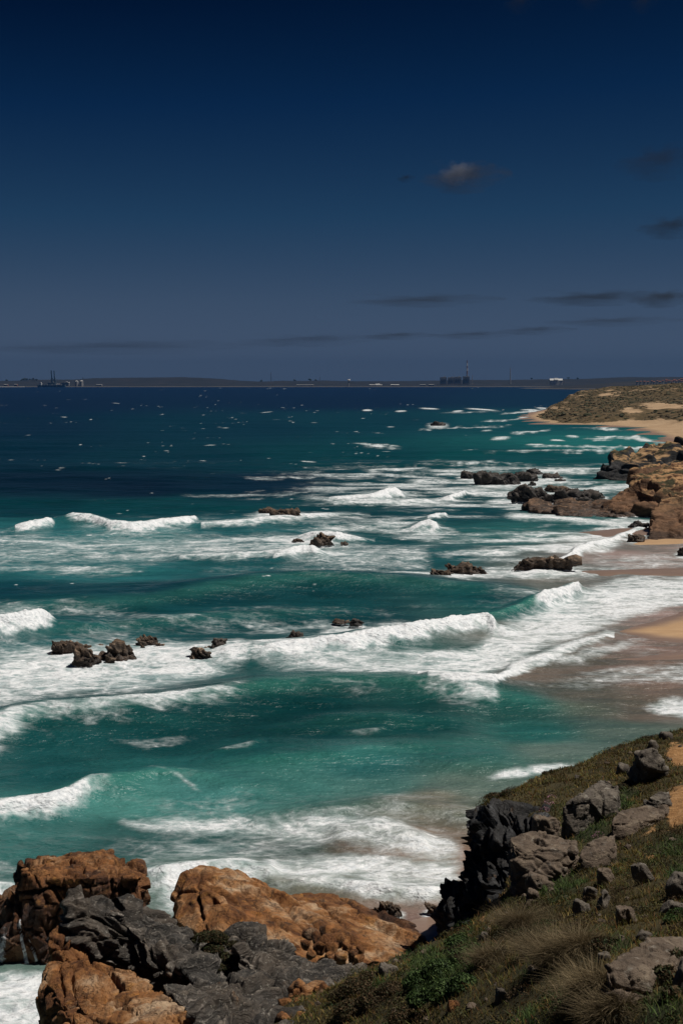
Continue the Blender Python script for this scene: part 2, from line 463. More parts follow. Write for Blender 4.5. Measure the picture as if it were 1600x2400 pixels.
    wave([(335,2040,.5,.7),(380,2028,.9,.9),(440,2022,.9,.9),(560,2015,.8,.8),(640,2030,.5,.6)], 2.2, 1.6, bk=.6)
    wave([(-100,2060,.4,.7),(-20,2062,.5,.9),(40,2066,.4,.8)], 1.5, 1.2)

    # --- foam carpets: x, middle row, spread up and down, strength
    def carpet(pts, k=9.0, pw=2.0, jag=10):
        p = np.array(pts, float)
        c0, c1 = np.searchsorted(uu, (p[0, 0] - 800) / FPX), np.searchsorted(uu, (p[-1, 0] - 800) / FPX)
        lo, hi = (p[:, 1] - 2.6 * p[:, 2]).min() - 30, (p[:, 1] + 2.6 * p[:, 3]).max() + 30
        r0, r1 = np.searchsorted(-rows, -hi), np.searchsorted(-rows, -lo)
        S = (slice(r0, r1), slice(c0, c1))
        px, py = PX[S], PY[S]
        jy = jag * fbm(X[S] / k, Y0[S] / k, octaves=4) * np.clip((py - HOR) / 500, .15, 1.2)
        yc, wu, wd, s = (np.interp(px, p[:, 0], p[:, j]) for j in (1, 2, 3, 4))
        far = sstep(1180, 1050, py)
        dy = py + jy * 2 - yc + far * 1.6 * wu * fbm(px / 26, Y0[S] / 90, octaves=3)
        s = np.clip(s * (1 + .55 * fbm(X[S] / 16, Y0[S] / 8, octaves=3)) * (1 + far * 1.1 * fbm(px / 20, Y0[S] / 60, octaves=3)), 0, .80)
        f = s * np.exp(-np.where(dy < 0, np.abs(dy / wu), np.abs(dy / wd)) ** pw)
        e = min(80, .3 * (p[-1, 0] - p[0, 0]))
        f *= sstep(p[0, 0], p[0, 0] + e, px) * sstep(p[-1, 0], p[-1, 0] - e, px)
        foam[S] = np.maximum(foam[S], f)
    carpet([(-140,1580,50,130,.86),(0,1572,52,100,.84),(120,1560,55,75,.84),(250,1555,55,72,.86),(380,1552,45,60,.84),(480,1550,40,45,.84),(560,1540,34,32,.82),(640,1525,20,20,.7)], pw=3)
    carpet([(540,1528,22,36,.7),(700,1545,24,34,.62),(850,1560,30,34,.62),(1000,1566,34,38,.72),(1100,1560,42,46,.85),(1180,1520,60,70,.95),(1260,1478,64,66,.97),
            (1340,1452,72,62,.97),(1420,1425,72,58,.96),(1500,1402,56,44,.95),(1580,1385,44,38,.94),(1760,1370,40,34,.94)], pw=4)
    carpet([(700,1488,16,24,.6),(850,1476,18,24,.66),(1000,1462,14,20,.55)])
    carpet([(-140,1280,48,60,.46),(0,1282,46,56,.5),(150,1285,42,50,.5),(300,1283,40,44,.52),(450,1280,38,40,.5),(600,1278,34,36,.5),(720,1285,30,44,.58),(900,1300,30,40,.5),(1050,1310,24,36,.55)], pw=3)
    carpet([(-140,1262,8,8,.62),(0,1264,9,9,.66),(200,1276,9,10,.68),(400,1272,9,9,.66),(560,1264,8,9,.72),(660,1256,7,7,.7)])
    carpet([(150,1232,10,12,.5),(300,1242,10,12,.55),(480,1240,10,10,.5)])
    carpet([(-140,1334,8,14,.5),(0,1336,9,14,.5),(150,1338,9,14,.55),(300,1330,8,12,.5),(420,1322,8,10,.4)])
    carpet([(540,1212,10,14,.7),(640,1206,12,18,.92),(740,1210,10,18,.88),(830,1216,8,12,.6)])
    carpet([(560,1264,8,8,.65),(660,1262,10,12,.8),(740,1264,14,16,.98),(820,1264,12,16,.9),(880,1270,8,10,.5)])
    carpet([(850,1335,8,8,.5),(1000,1346,10,10,.8),(1080,1352,12,10,.92),(1180,1345,14,12,.95),(1280,1340,14,16,.95),(1350,1334,14,14,.9),(1420,1340,12,14,.8)])
    carpet([(980,1302,8,8,.5),(1120,1298,8,8,.6),(1240,1292,8,10,.7),(1340,1290,16,18,.9),(1420,1278,20,20,.92),(1500,1262,16,14,.8)], pw=3)
    carpet([(1220,1268,9,9,.5),(1320,1262,14,14,.85),(1400,1255,20,18,.95),(1450,1248,16,18,.95),(1520,1240,10,12,.85)])
    carpet([(1380,1355,14,16,.9),(1470,1360,18,18,.94),(1600,1362,14,18,.94),(1760,1362,14,18,.94)])
    carpet([(1400,1312,14,12,.7),(1500,1310,12,14,.6),(1600,1312,10,12,.55),(1760,1312,10,12,.55)])
    carpet([(-140,1436,14,20,.5),(0,1432,14,20,.52),(150,1430,12,18,.5),(260,1440,14,16,.46),(400,1462,14,16,.44),(520,1466,8,10,.4)])
    carpet([(480,1466,7,8,.45),(620,1470,6,8,.5),(760,1466,6,8,.5),(900,1462,5,7,.4)])
    # cove and near water
    carpet([(225,1905,12,14,.4),(300,1915,18,18,.5),(420,1922,30,34,.55),(540,1932,30,40,.57),(680,1945,34,45,.58),(800,1942,40,50,.62),(900,1950,36,60,.68),(980,1975,36,60,.72),(1120,2005,40,60,.75)], pw=3)
    carpet([(560,2040,20,30,.6),(700,2030,30,50,.74),(820,2030,40,70,.82),(950,2045,44,70,.88),(1120,2060,44,60,.88)], pw=3)
    carpet([(330,2085,56,70,.9),(400,2080,54,70,.9),(450,2050,26,60,.8),(560,2035,20,40,.7),(660,2045,14,30,.6)], pw=4)
    carpet([(-200,2330,60,140,.78),(0,2330,62,140,.78),(200,2330,60,140,.76)], pw=6)
    carpet([(-60,2100,32,50,.9),(30,2100,30,50,.9)], pw=4)
    carpet([(-140,2030,10,14,.4),(0,2026,12,16,.48),(60,2030,10,12,.4)])
    carpet([(300,1790,5,6,.3),(420,1830,6,8,.44),(450,1850,6,8,.4),(520,1880,8,10,.4)])
    carpet([(200,1738,8,9,.2),(260,1744,9,9,.38),(330,1750,10,10,.44),(400,1742,8,9,.40),(500,1730,6,6,.2)], jag=16)
    carpet([(1100,1838,10,12,.5),(1200,1822,12,14,.72),(1300,1806,10,12,.78),(1380,1792,6,8,.6)])
    carpet([(1420,1752,6,7,.7),(1480,1746,8,8,.9),(1560,1728,6,8,.8),(1760,1700,8,8,.8)])
    carpet([(1478,1632,8,10,.7),(1530,1640,16,18,.86),(1600,1650,22,26,.9),(1760,1660,24,30,.9)], pw=3)
    carpet([(1150,1610,8,10,.3),(1300,1596,14,14,.42),(1450,1580,22,22,.55),(1600,1575,26,24,.6),(1760,1575,26,24,.6)], pw=3)
    carpet([(1240,1560,10,12,.4),(1400,1530,14,14,.5),(1500,1500,10,12,.45),(1600,1495,12,12,.4)], pw=3)
    # surf along the middle of the coast
    carpet([(1140,1208,5,7,.55),(1200,1210,8,10,.85),(1300,1216,10,9,.85),(1400,1222,8,8,.8),(1520,1212,9,12,.9)])
    carpet([(1100,1176,4,6,.4),(1170,1174,7,9,.85),(1230,1170,8,10,.9),(1300,1180,6,7,.6)])
    carpet([(1350,1146,6,8,.6),(1410,1144,8,12,.85),(1480,1140,9,12,.9),(1520,1140,8,10,.8)])
    carpet([(1190,1147,4,5,.4),(1300,1143,4,5,.5),(1400,1138,5,6,.6)])
    carpet([(1040,1128,5,7,.6),(1090,1124,10,12,.95),(1160,1130,9,9,.95),(1260,1134,6,7,.75),(1400,1130,5,6,.6),(1480,1128,5,6,.5)])
    carpet([(1040,1106,6,7,.5),(1120,1096,6,8,.6),(1220,1098,7,9,.72),(1320,1104,9,10,.85),(1430,1102,9,10,.85)])
    carpet([(820,1102,4,5,.5),(900,1100,6,7,.8),(1000,1096,6,7,.85),(1036,1090,4,5,.7)])
    carpet([(760,1112,3,4,.4),(860,1112,3,4,.65),(980,1118,4,5,.7),(1080,1122,5,6,.7)])
    carpet([(620,1112,2.5,3,.4),(780,1104,3,3,.5)])
    carpet([(390,1158,4,5,.42),(520,1162,5,6,.5),(660,1158,5,6,.55),(780,1150,4,5,.45)])
    carpet([(520,1118,2.5,3,.4),(660,1120,3,4,.6),(800,1116,3,4,.5)])
    carpet([(1000,1092,3,4,.5),(1150,1084,2.5,3,.5),(1300,1090,2.5,3,.4)])
    carpet([(800,1038,2,2.5,.5),(880,1043,2.5,3,.85),(958,1046,2.5,3,.6)])
    carpet([(830,1046,2,2,.4),(900,1049,2,2,.5),(960,1049,2,2,.4)])
    carpet([(1100,1062,2.5,3,.4),(1250,1056,3,4,.55),(1380,1056,4,5,.6),(1500,1060,5,6,.6)])
    carpet([(1200,1046,3,4,.5),(1320,1044,3,4,.6),(1440,1048,4,6,.75),(1520,1050,5,6,.9),(1600,1060,6,6,.8)])
    carpet([(1330,1030,2.5,3,.7),(1420,1026,3,4,.85),(1480,1024,4,5,.9),(1540,1036,5,6,.9),(1600,1044,6,6,.9)])
    carpet([(1180,1016,2,2.5,.6),(1250,1012,2.5,3,.9),(1305,1006,3,3,.9)])
    carpet([(1300,1002,2,2,.5),(1400,1004,2.5,3,.6),(1490,1010,3,3,.8)])
    carpet([(940,1008,1.5,2,.4),(1000,1006,2,2,.8),(1066,1002,2,2,.8),(1150,1000,1.5,2,.5),(1240,996,2,2,.6)])
    carpet([(1080,990,1.5,2,.3),(1200,984,2,3,.6),(1240,976,5,6,.8),(1280,968,4,5,.8)])
    carpet([(1150,972,2,2,.4),(1200,968,2.5,3,.75),(1260,962,3,3,.85),(1300,958,2,2.5,.8)])
    carpet([(1000,968,1.5,2,.4),(1100,966,1.5,2,.5),(1200,964,2,2,.6)])

    amb = fbm(X / 34, Y0 / 20, octaves=4) + .5 * fbm(X / 9 + 3, Y0 / 6, octaves=3)
    zone = sstep(1040, 1120, PY) * sstep(1680, 1600, PY) * (.35 + .65 * sstep(-200, 900, PX)) + .8 * sstep(1820, 1880, PY) + .25 * sstep(1600, 1680, PY)
    zone = zone * (1 - .7 * np.exp(-((PY - 1395) / 34) ** 2) * sstep(1250, 1100, PX))
    zone = zone * (1 - .75 * np.exp(-((PY - 1145) / 38) ** 2) * sstep(760, 600, PX))
    band = sstep(600, 950, PX) * sstep(1070, 1100, PY) * sstep(1360, 1320, PY)
    foam = np.maximum(foam, np.clip(zone * np.clip(.16 + .62 * amb, 0, .5) + band * np.clip(.12 + .75 * amb, 0, .42), 0, .72))
    swash = sstep(1330, 1420, PX) * sstep(1255, 1280, PY) * sstep(1350, 1335, PY)
    foam = np.maximum(foam, swash * np.clip(.42 + .6 * amb, 0, .75))

    # --- white horses: scattered small crests far out
    r = np.random.default_rng(5)
    caps = [(860,962,12,2.4),(939,964,14,2),(1005,958,24,2),(1072,964,14,2),(1128,960,38,2),(1240,961,22,2.2),(1270,957,16,2),(1139,1010,14,3.2),(1172,1028,23,4),
            (1254,1042,24,2.4),(1306,1032,18,2.4),(1340,1024,16,3),(915,1001,8,1.8),(1095,1020,8,1.5),(1030,1075,20,1.5),(905,1060,10,1.6),(1100,1053,16,1.3),
            (492,1044,13,2),(530,1042,9,1.2),(624,966,13,1.8),(568,968,9,1.2),(524,1002,13,1.4),(435,1009,8,1.2),(653,983,16,1),(740,990,10,1.4),(722,1084,15,2.4),
            (688,1088,8,1),(25,1044,14,1.6),(52,1043,8,1.4),(66,1022,9,1.4),(285,1085,14,1.6),(225,1088,14,1),(340,1080,5,1.4),(150,978,7,1.4),(106,950,5,1.4),(272,945,8,1.2),
            (163,937,8,1),(200,936,8,1),(495,1109,9,1),(390,1055,6,1.2),(280,1199,7,1.5),(450,1183,6,1.2),(885,1015,12,1.4),(975,985,9,1),(1180,1004,30,1.2)]
    for i in range(300):
        py = 909 + 190 * r.random() ** 1.5
        px = r.uniform(-150, 1350) if py < 960 else r.uniform(-150, 1050)
        if perlin(np.array([px / 170.]), np.array([py / 22.]))[0] < -.05: continue
        for q in range(r.integers(1, 4)):
            w = r.uniform(1.5, 6.5) * (0.6 + (py - 900) / 220)
            caps.append((px + r.normal() * 14, py + r.normal() * 1.2, w, -r.uniform(.30, .55) * (0.7 + (py - 905) / 260)))
    for i in range(70):
        py = r.uniform(1100, 1420)
        px = r.uniform(-100, 1000)
        caps.append((px, py, r.uniform(4, 12), -r.uniform(.5, .8)))
    for q, (px, py, w, hgt) in enumerate(caps):
        solid, hgt = hgt > 0 and q < 12, abs(hgt)
        if 12 <= q < 45: w, hgt = w * 1.25, hgt * .5
        c = int(np.searchsorted(-rows, -py)); k = int(hgt * 5 / .8) + 3
        s = slice(max(0, c - k), min(len(rows), c + k))
        u0 = np.searchsorted(uu, (px - 2.4 * w - 800) / FPX); u1 = np.searchsorted(uu, (px + 2.4 * w - 800) / FPX)
        if u1 - u0 < 1: continue
        tilt = r.uniform(-.05, .05) * 2
        g = np.exp(-np.abs((PX[s, u0:u1] - px) / w) ** 3 - np.abs((PY[s, u0:u1] - py - tilt * (PX[s, u0:u1] - px)) / (hgt * .9)) ** 2.0)
        foam[s, u0:u1] = np.maximum(foam[s, u0:u1], (r.uniform(.8, 1) if q < 12 else r.uniform(.32, .85)) * g)
        if solid and py < 1100: Z[s, u0:u1] += .4 * g
    for x0, x1, yt, yb, *_ in SEA_ROCKS:      # every rock wears a collar of broken water
        xc, w, h = (x0 + x1) / 2, (x1 - x0) / 2, yb - yt
        c0, c1 = np.searchsorted(uu, (xc - 3.2 * w - 30 - 800) / FPX), np.searchsorted(uu, (xc + 3.2 * w + 30 - 800) / FPX)
        r0, r1 = np.searchsorted(-rows, -(yb + 2.2 * h + 14)), np.searchsorted(-rows, -(yb - 2.2 * h - 14))
        S = (slice(r0, r1), slice(c0, c1))
        g = np.exp(-np.abs((PX[S] - xc) / (1.25 * w + 6)) ** 3 - ((PY[S] - yb + .1 * h) / (.42 * h + 2.5)) ** 2)
        foam[S] = np.maximum(foam[S], g * (.80 + .4 * fbm(X[S] / 4, Y0[S] / 4, octaves=3)))
    # --- rough water inside the breakers
    Z += np.clip(churn, 0, 2.5) * (.30 * fbm(X / 1.6, Y0 / 1.6, octaves=4) + .10 * fbm(X / .5, Y0 / .5, octaves=2))
    Z += sstep(.5, .9, foam) * np.clip(2.0 / (2.5 * dY) - .3, 0, 1) * .10 * fbm(X / 1.1 + 7, Y0 / 1.1, octaves=3)

    # --- water colour by place: deep blue outside, green over sand, brown where sand is stirred up
    cc = [(0,912,3,27,52),(800,912,3,28,54),(1500,912,7,38,60),(0,945,1,26,49),(800,940,2,28,51),(1300,935,5,40,60),(0,1000,1,32,49),(500,1000,1,44,55),(900,985,3,52,60),(1200,985,12,73,76),
          (0,1060,0,36,48),(400,1070,1,44,52),(800,1070,2,57,60),(1200,1065,5,70,69),(1450,1040,30,105,100),(100,1130,0,24,36),(300,1140,0,22,35),(600,1135,1,30,42),(950,1140,2,57,59),(1250,1130,10,74,71),  # includes a darker band across the left
          (0,1185,1,49,54),(400,1190,2,57,59),(850,1190,2,57,59),(1100,1210,13,63,66),(1350,1230,28,87,86),(0,1250,36,97,100),(300,1260,44,106,108),(600,1250,33,89,93),(900,1255,18,72,73),(1200,1255,36,95,92),
          (0,1330,41,102,104),(250,1330,36,97,99),(600,1315,26,82,85),(900,1315,23,78,80),(1350,1350,105,108,102),(1450,1260,123,116,109),(1550,1310,140,125,117),(0,1390,8,56,63),(400,1410,8,52,60),(800,1390,9,57,62),(1150,1400,12,68,69),(1230,1440,26,87,84),
          (0,1450,17,72,75),(400,1460,16,68,71),(800,1450,11,62,65),(1300,1480,113,111,103),(1500,1440,140,125,117),(0,1550,28,82,85),(300,1550,36,91,93),(700,1560,17,72,72),(1000,1570,28,82,79),(1250,1590,97,89,78),(1500,1590,109,96,85),(1600,1500,126,106,95),
          (0,1680,12,62,63),(300,1680,10,57,58),(700,1650,8,55,55),(1050,1640,9,60,58),(1200,1650,35,86,80),(1350,1630,82,82,72),(1500,1650,97,90,79),
          (0,1740,15,65,66),(350,1740,14,63,64),(700,1710,8,53,53),(1000,1700,10,60,58),(1250,1710,35,91,85),(1450,1700,78,96,87),
          (100,1800,23,75,76),(350,1800,32,88,86),(600,1790,21,75,73),(850,1800,40,94,93),(1100,1770,38,92,86),(1300,1760,84,105,96),
          (50,1900,42,100,97),(300,1870,67,125,118),(500,1870,61,117,113),(700,1850,60,112,106),(900,1850,70,113,107),(1000,1880,103,102,89),(1100,1850,86,106,97),
          (100,1960,43,95,92),(300,1970,43,82,80),(500,1980,42,79,76),(700,1990,66,83,78),(850,1980,98,87,76),(1000,1990,126,105,89),(500,2060,96,115,107),(750,2060,117,111,98),(1000,2080,131,117,105),(980,2180,101,86,79),(0,2300,87,109,102)]
    C = np.array(cc, float)
    L = np.array([lin(*c[2:]) for c in cc])
    ri = np.unique(np.r_[np.arange(0, len(rows), 3), len(rows) - 1]); ci = np.unique(np.r_[np.arange(0, len(uu), 3), len(uu) - 1])
    g = np.ix_(ri, ci)
    px, py = PX[g].astype(np.float32), PY[g].astype(np.float32)
    jx = px + 60 * fbm(X[g] / 40, Y0[g] / 40, octaves=3) * np.clip((py - 900) / 300, 0, 1)
    jy = py + 34 * fbm(X[g] / 30 + 9, Y0[g] / 30, octaves=3) * np.clip((py - 900) / 500, 0, 1)
    num = np.zeros(px.shape + (3,), np.float32); den = np.zeros(px.shape, np.float32)
    sy = 1.0 / (14 + (py - 898) * .055)
    for (x, y, *_), l in zip(cc, L):
        w = 1 / (((jx - x) / 230) ** 2 + ((jy - y) * sy) ** 2 + .06) ** 2
        num += w[..., None] * l.astype(np.float32); den += w
    colr = num / den[..., None]
    def up(a, idx, n, ax):
        k = np.clip(np.searchsorted(idx, np.arange(n), side='right') - 1, 0, len(idx) - 2)
        t = ((np.arange(n) - idx[k]) / (idx[k + 1] - idx[k])).astype(np.float32)
        t = t[:, None, None] if ax == 0 else t[None, :, None]
        return np.take(a, k, ax) * (1 - t) + np.take(a, k + 1, ax) * t
    colr = up(up(colr, ri, len(rows), 0), ci, len(uu), 1)
    milk = np.clip(sstep(.2, .75, foam), 0, 1)
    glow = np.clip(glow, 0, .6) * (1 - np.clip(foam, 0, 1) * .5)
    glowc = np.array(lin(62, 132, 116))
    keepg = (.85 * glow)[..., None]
    colr = colr * (1 - keepg) + glowc * keepg  # turquoise light through thin crests painted into the water colour
    # quiet sheet of water where the beach is
    sea_calm = sstep(1380, 1480, PX) * sstep(1240, 1330, PY) * sstep(1640, 1560, PY)
    Z = Z * (1 - .8 * sea_calm)
    V = np.stack([X, Y, Z], -1).reshape(-1, 3)
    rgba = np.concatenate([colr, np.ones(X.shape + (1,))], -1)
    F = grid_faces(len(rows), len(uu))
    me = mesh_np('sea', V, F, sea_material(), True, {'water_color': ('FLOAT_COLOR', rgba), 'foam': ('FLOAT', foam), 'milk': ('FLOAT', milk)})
    return put('sea', me, label='teal and navy sea with rows of white breaking surf', kind='structure')

def sea_material():
    t = NT('sea_water')
    pos = t.mapping((0.72, 1.0, 1.0))
    foam = t.attr('foam')
    water = t.attr('water_color', 'Color')
    milk = t.attr('milk')
    warp = t.noise(0.16, 3, 0.5, pos, color=True)
    wp = t.vadd(pos, warp, 4.0)
    n1 = t.noise(0.33, 9, 0.62, wp, 0.6)
    n2 = t.noise(1.7, 7, 0.6, t.vadd(wp, t.noise(0.9, 2, .5, pos, color=True), 1.2))
    lace = t.voronoi(0.95, 'DISTANCE_TO_EDGE', t.vadd(wp, t.noise(1.3, 3, .6, pos, color=True), 1.3))
    lace = t.math('SUBTRACT', 0.40, t.math('MULTIPLY', lace, 1.1), clamp=True)
    lace2 = t.voronoi(0.34, 'DISTANCE_TO_EDGE', t.vadd(wp, t.noise(.6, 4, .6, pos, color=True), 2.6))
    lace2 = t.math('SUBTRACT', 0.34, t.math('MULTIPLY', lace2, 1.3), clamp=True)
    n = t.math('ADD', t.math('MULTIPLY', n1, .66), t.math('MULTIPLY', n2, .34))
    n = t.math('ADD', n, t.math('MULTIPLY', lace, .34))
    n = t.math('ADD', n, t.math('MULTIPLY', lace2, .40))
    dn = t.math('MULTIPLY', t.math('SUBTRACT', n, .68), 1.75)
    v = t.math('ADD', foam, dn)
    mask = t.math('ADD', t.math('MULTIPLY', t.step(v, .06, .95), .42), t.math('MULTIPLY', t.step(v, .42, .98), .60), clamp=True)
    mask = t.math('MULTIPLY', mask, t.step(foam, .06, .34))
    thin = t.math('MULTIPLY', t.step(v, -.15, .55), t.math('MULTIPLY', milk, .75))
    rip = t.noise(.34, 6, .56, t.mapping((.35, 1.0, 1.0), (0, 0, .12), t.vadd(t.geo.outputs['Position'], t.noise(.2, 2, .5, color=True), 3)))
    water = t.mix(t.math('MULTIPLY', t.step(rip, .36, .66), .62), t.mix(1.0, water, (.74, .80, .80), 'MULTIPLY'), t.mix(1.0, water, (1.55, 1.32, 1.32), 'MULTIPLY'))  # light and dark of the ripples painted into the water colour
    aer = t.mix(.55, water, (.40, .53, .52))
    c = t.mix(thin, water, aer)
    white = t.ramp(t.noise(2.2, 6, .68, wp), [(.25, (.46, .49, .52)), (.46, (.70, .72, .73)), (.62, (.84, .84, .84))])
    c = t.mix(mask, c, white)
    rough = t.math('ADD', .28, t.math('MULTIPLY', mask, .5))
    chop = t.math('ADD', t.noise(.36, 5, .52, t.mapping((.45, 1, 1))), t.math('MULTIPLY', t.noise(2.4, 4, .55, t.mapping((.6, 1, 1))), .22))
    b = t.bump(chop, 1.0, 1.15)
    b = t.bump(t.math('MULTIPLY', mask, t.noise(2.0, 7, .66, wp)), .55, .32, b)
    t.p.inputs['IOR'].default_value = 1.33
    return t.done(c, rough, b, .45)

build_sea()

# ================================================================== rock
def remeshed(bm, voxel):
    """voxel remesh of a closed shape: vertices, quads, normals"""
    m = bpy.data.meshes.new('tmp'); bm.to_mesh(m); bm.free()
    o = bpy.data.objects.new('tmp', m); COL.objects.link(o)
    md = o.modifiers.new('r', 'REMESH'); md.mode = 'VOXEL'; md.voxel_size = voxel
    dg = bpy.context.evaluated_depsgraph_get()
    e = o.evaluated_get(dg); em = e.to_mesh()
    V = np.empty(len(em.vertices) * 3, np.float32); em.vertices.foreach_get('co', V)
    L = np.empty(len(em.loops), np.int32); em.loops.foreach_get('vertex_index', L)
    F = L.reshape(-1, 4) if len(L) == 4 * len(em.polygons) else None
    if F is None:
        F = np.array([tuple(p.vertices)[:3] for p in em.polygons], np.int32)
    e.to_mesh_clear()
    bpy.data.objects.remove(o); bpy.data.meshes.remove(m)
    return V.reshape(-1, 3).astype(float), F

def normals_of(V, F):
    a, b, c = V[F[:, 0]], V[F[:, 1]], V[F[:, 2]]
    n = np.cross(b - a, c - a)
    if F.shape[1] == 4: n += np.cross(c - a, V[F[:, 3]] - a)
    N = np.zeros_like(V)
    for k in range(F.shape[1]): 
        for j in range(3): N[:, j] += np.bincount(F[:, k], n[:, j], len(V))
    return N / np.maximum(np.linalg.norm(N, axis=1, keepdims=True), 1e-9)

def smooth_field(a, F, n, it=2):
    for _ in range(it):
        s = a.copy(); c = np.ones(n)
        for k in range(F.shape[1]):
            j = F[:, (k + 1) % F.shape[1]]
            s += np.bincount(F[:, k], a[j], n) + np.bincount(j, a[F[:, k]], n)
            c += np.bincount(F[:, k], minlength=n) + np.bincount(j, minlength=n)
        a = s / c
    return a

def hull_into(bm, pts, base=None):
    """convex hull of points; base drops a copy of every point to that height"""
    P = list(pts)
    if base is not None: P += [(x, y, base) for x, y, z in pts]
    vs = [bm.verts.new(p) for p in P]
    r = bmesh.ops.convex_hull(bm, input=vs)
    bmesh.ops.delete(bm, geom=[v for v in r['geom_interior'] if isinstance(v, bmesh.types.BMVert)] , context='VERTS')

def relief_massive(P, N, F, amp=1.0, s=1.0, seed=0, cell=(1.7, 1.6, 1.9), turn=0.0, smooth=1.0, levels=3):
    """jointed, blocky hard rock: every block has its own tilt and set-back, dark joints between"""
    Q = P + .16 * s * np.stack([fbm(*(P / (1.2 * s) + k * 11).T, octaves=3) for k in range(3)], 1)
    ct, st = math.cos(turn), math.sin(turn)
    Q = np.stack([Q[:, 0] * ct - Q[:, 1] * st, Q[:, 0] * st + Q[:, 1] * ct, Q[:, 2]], 1)
    d = .26 * s * fbm(*(P / (3.4 * s) + seed).T, octaves=3)
    for sc, a, tl, g, gw, sd in ((1.35, .50, .60, .34, .030, 0), (.52, .16, .32, .15, .035, 9), (.2, .03, .08, .02, .06, 19))[:levels]:
        cl = cell if sc > 1 else (1.5, 1.5, 1.5)
        f1, f2, c, til = worley(Q, tuple(v * s * sc for v in cl), seed + sd)
        d += smooth * ((c - .5) * a * s + til * tl * s) - g * s * np.exp(-((f2 - f1) / gw) ** 2)
    d += .045 * s * fbm(*(P / (.30 * s)).T, octaves=3)
    return d * amp

def relief_schist(P, N, F, amp=1.0, s=1.0, dip=(.25, -.35, .9), seed=0, fold=1.0):
    """thin contorted leaves of slate: sharp ledges that step out, run on a little and break off"""
    n = np.array(dip); n = n / np.linalg.norm(n)
    w = fold * s * (1.1 * fbm(*(P / (3.6 * s) + seed + 3).T, octaves=2) + .22 * fbm(*(P / (.9 * s)).T, octaves=2))
    t = P @ n + w
    u = np.stack([P[:, 0], P[:, 1] + .4 * P[:, 2]], 1)
    d = .36 * s * fbm(*(P / (3.0 * s) + seed).T, octaves=3)
    f1, f2, c, til = worley(P + w[:, None] * .3, (2.1 * s, 1.7 * s, 1.0 * s), seed)
    d += (c - .5) * .95 * s + til * 1.1 * s - .40 * s * np.exp(-((f2 - f1) / .05) ** 2)
    for th, a, run in ((.50, .46, 2.4), (.20, .20, 1.5), (.09, .08, 1.0)):
        q = t / (th * s) + .6 * perlin(u[:, 0] / (run * 1.7 * s), u[:, 1] / (run * 1.7 * s), P[:, 2] / s)
        k = np.floor(q); fr = q - k
        out = perlin(u[:, 0] / (run * s) + k * 3.7, u[:, 1] / (run * s) - k * 1.9, k * .37 + seed)
        out = np.clip(out * 2.2, -.5, .6)
        lip = np.where(fr < .78, (fr / .78) ** 1.4, (1 - fr) / .22)
        d += a * s * (out * .7 + lip * .75 - .35)
    d += .04 * s * fbm(*(P / (.22 * s)).T, octaves=2)
    return d * amp

def big_rock(name, hulls, voxel, relief, mat, parent=None, base=-1.5, smooth=True, attrs=None, dsmooth=1, grooves=None, **kw):
    bm = bmesh.new()
    for h in hulls:
        b = base
        if isinstance(h, dict): b = h['base']; h = h['pts']
        hull_into(bm, [at(*p) if not (isinstance(p[0], str)) else p[1:] for p in h], b)
    V, F = remeshed(bm, voxel)
    N = normals_of(V, F)
    for j in range(3): N[:, j] = smooth_field(N[:, j], F, len(V), 3)
    d = smooth_field(relief(V, N, F, **kw), F, len(V), dsmooth)
    if grooves: d = d - .5 * spray_lines(grooves)(V + .12 * np.stack([fbm(*(V / .5 + j * 7).T, octaves=2) for j in range(3)], 1))
    V = V + N * d[:, None]
    at_ = {k: ('FLOAT', f(V)) for k, f in (attrs or {}).items()}
    return mesh_np(name, V, F, mat, smooth, at_)

_ico = {}
def ico(sub):
    if sub not in _ico:
        bm = bmesh.new(); bmesh.ops.create_icosphere(bm, subdivisions=sub, radius=1)
        bm.verts.ensure_lookup_table()
        _ico[sub] = (np.array([v.co[:] for v in bm.verts]), np.array([[v.index for v in f.verts] for f in bm.faces], np.int32))
        bm.free()
    return _ico[sub]

def boulder_mesh(name, size, seed, mat, sub=4, planes=13, relief=None, flat=.25, rough=1.0, skew=(0, 0), **kw):
    """an angular boulder: a random polyhedron, worn and given surface relief, base at z = 0"""
    D, F = ico(sub)
    r_ = np.random.default_rng(seed)
    n = r_.normal(size=(planes, 3)); n /= np.linalg.norm(n, axis=1, keepdims=True)
    n[0] = (.1, .05, 1); n[1] = (0, 0, -1)
    h = r_.uniform(.72, 1.0, planes); h[1] = .8
    k = D @ n.T
    rr = np.min(np.where(k > .05, h / np.maximum(k, .05), 9), axis=1)
    rr = np.minimum(rr, 1.45)
    rr *= 1 + .05 * fbm(*(D * 1.4 + seed).T, octaves=3)
    sx, sy, sz = size
    P = D * rr[:, None]
    lo, hi = P.min(0), P.max(0)
    P = (P - lo) / (hi - lo)
    P = P * (1, 1, 1) - (.5, .5, flat)
    P *= np.array((sx, sy, sz / (1 - flat)))
    P[:, 0] += skew[0] * P[:, 2]; P[:, 1] += skew[1] * P[:, 2]
    N = normals_of(P, F)
    g = (sx * sy * sz) ** (1 / 3)
    rel = relief or relief_massive
    P = P + N * (rough * rel(P + seed * 7.1, N, F, s=g * .42, **kw) * .55)[:, None]
    return mesh_np(name, P, F, mat, True)

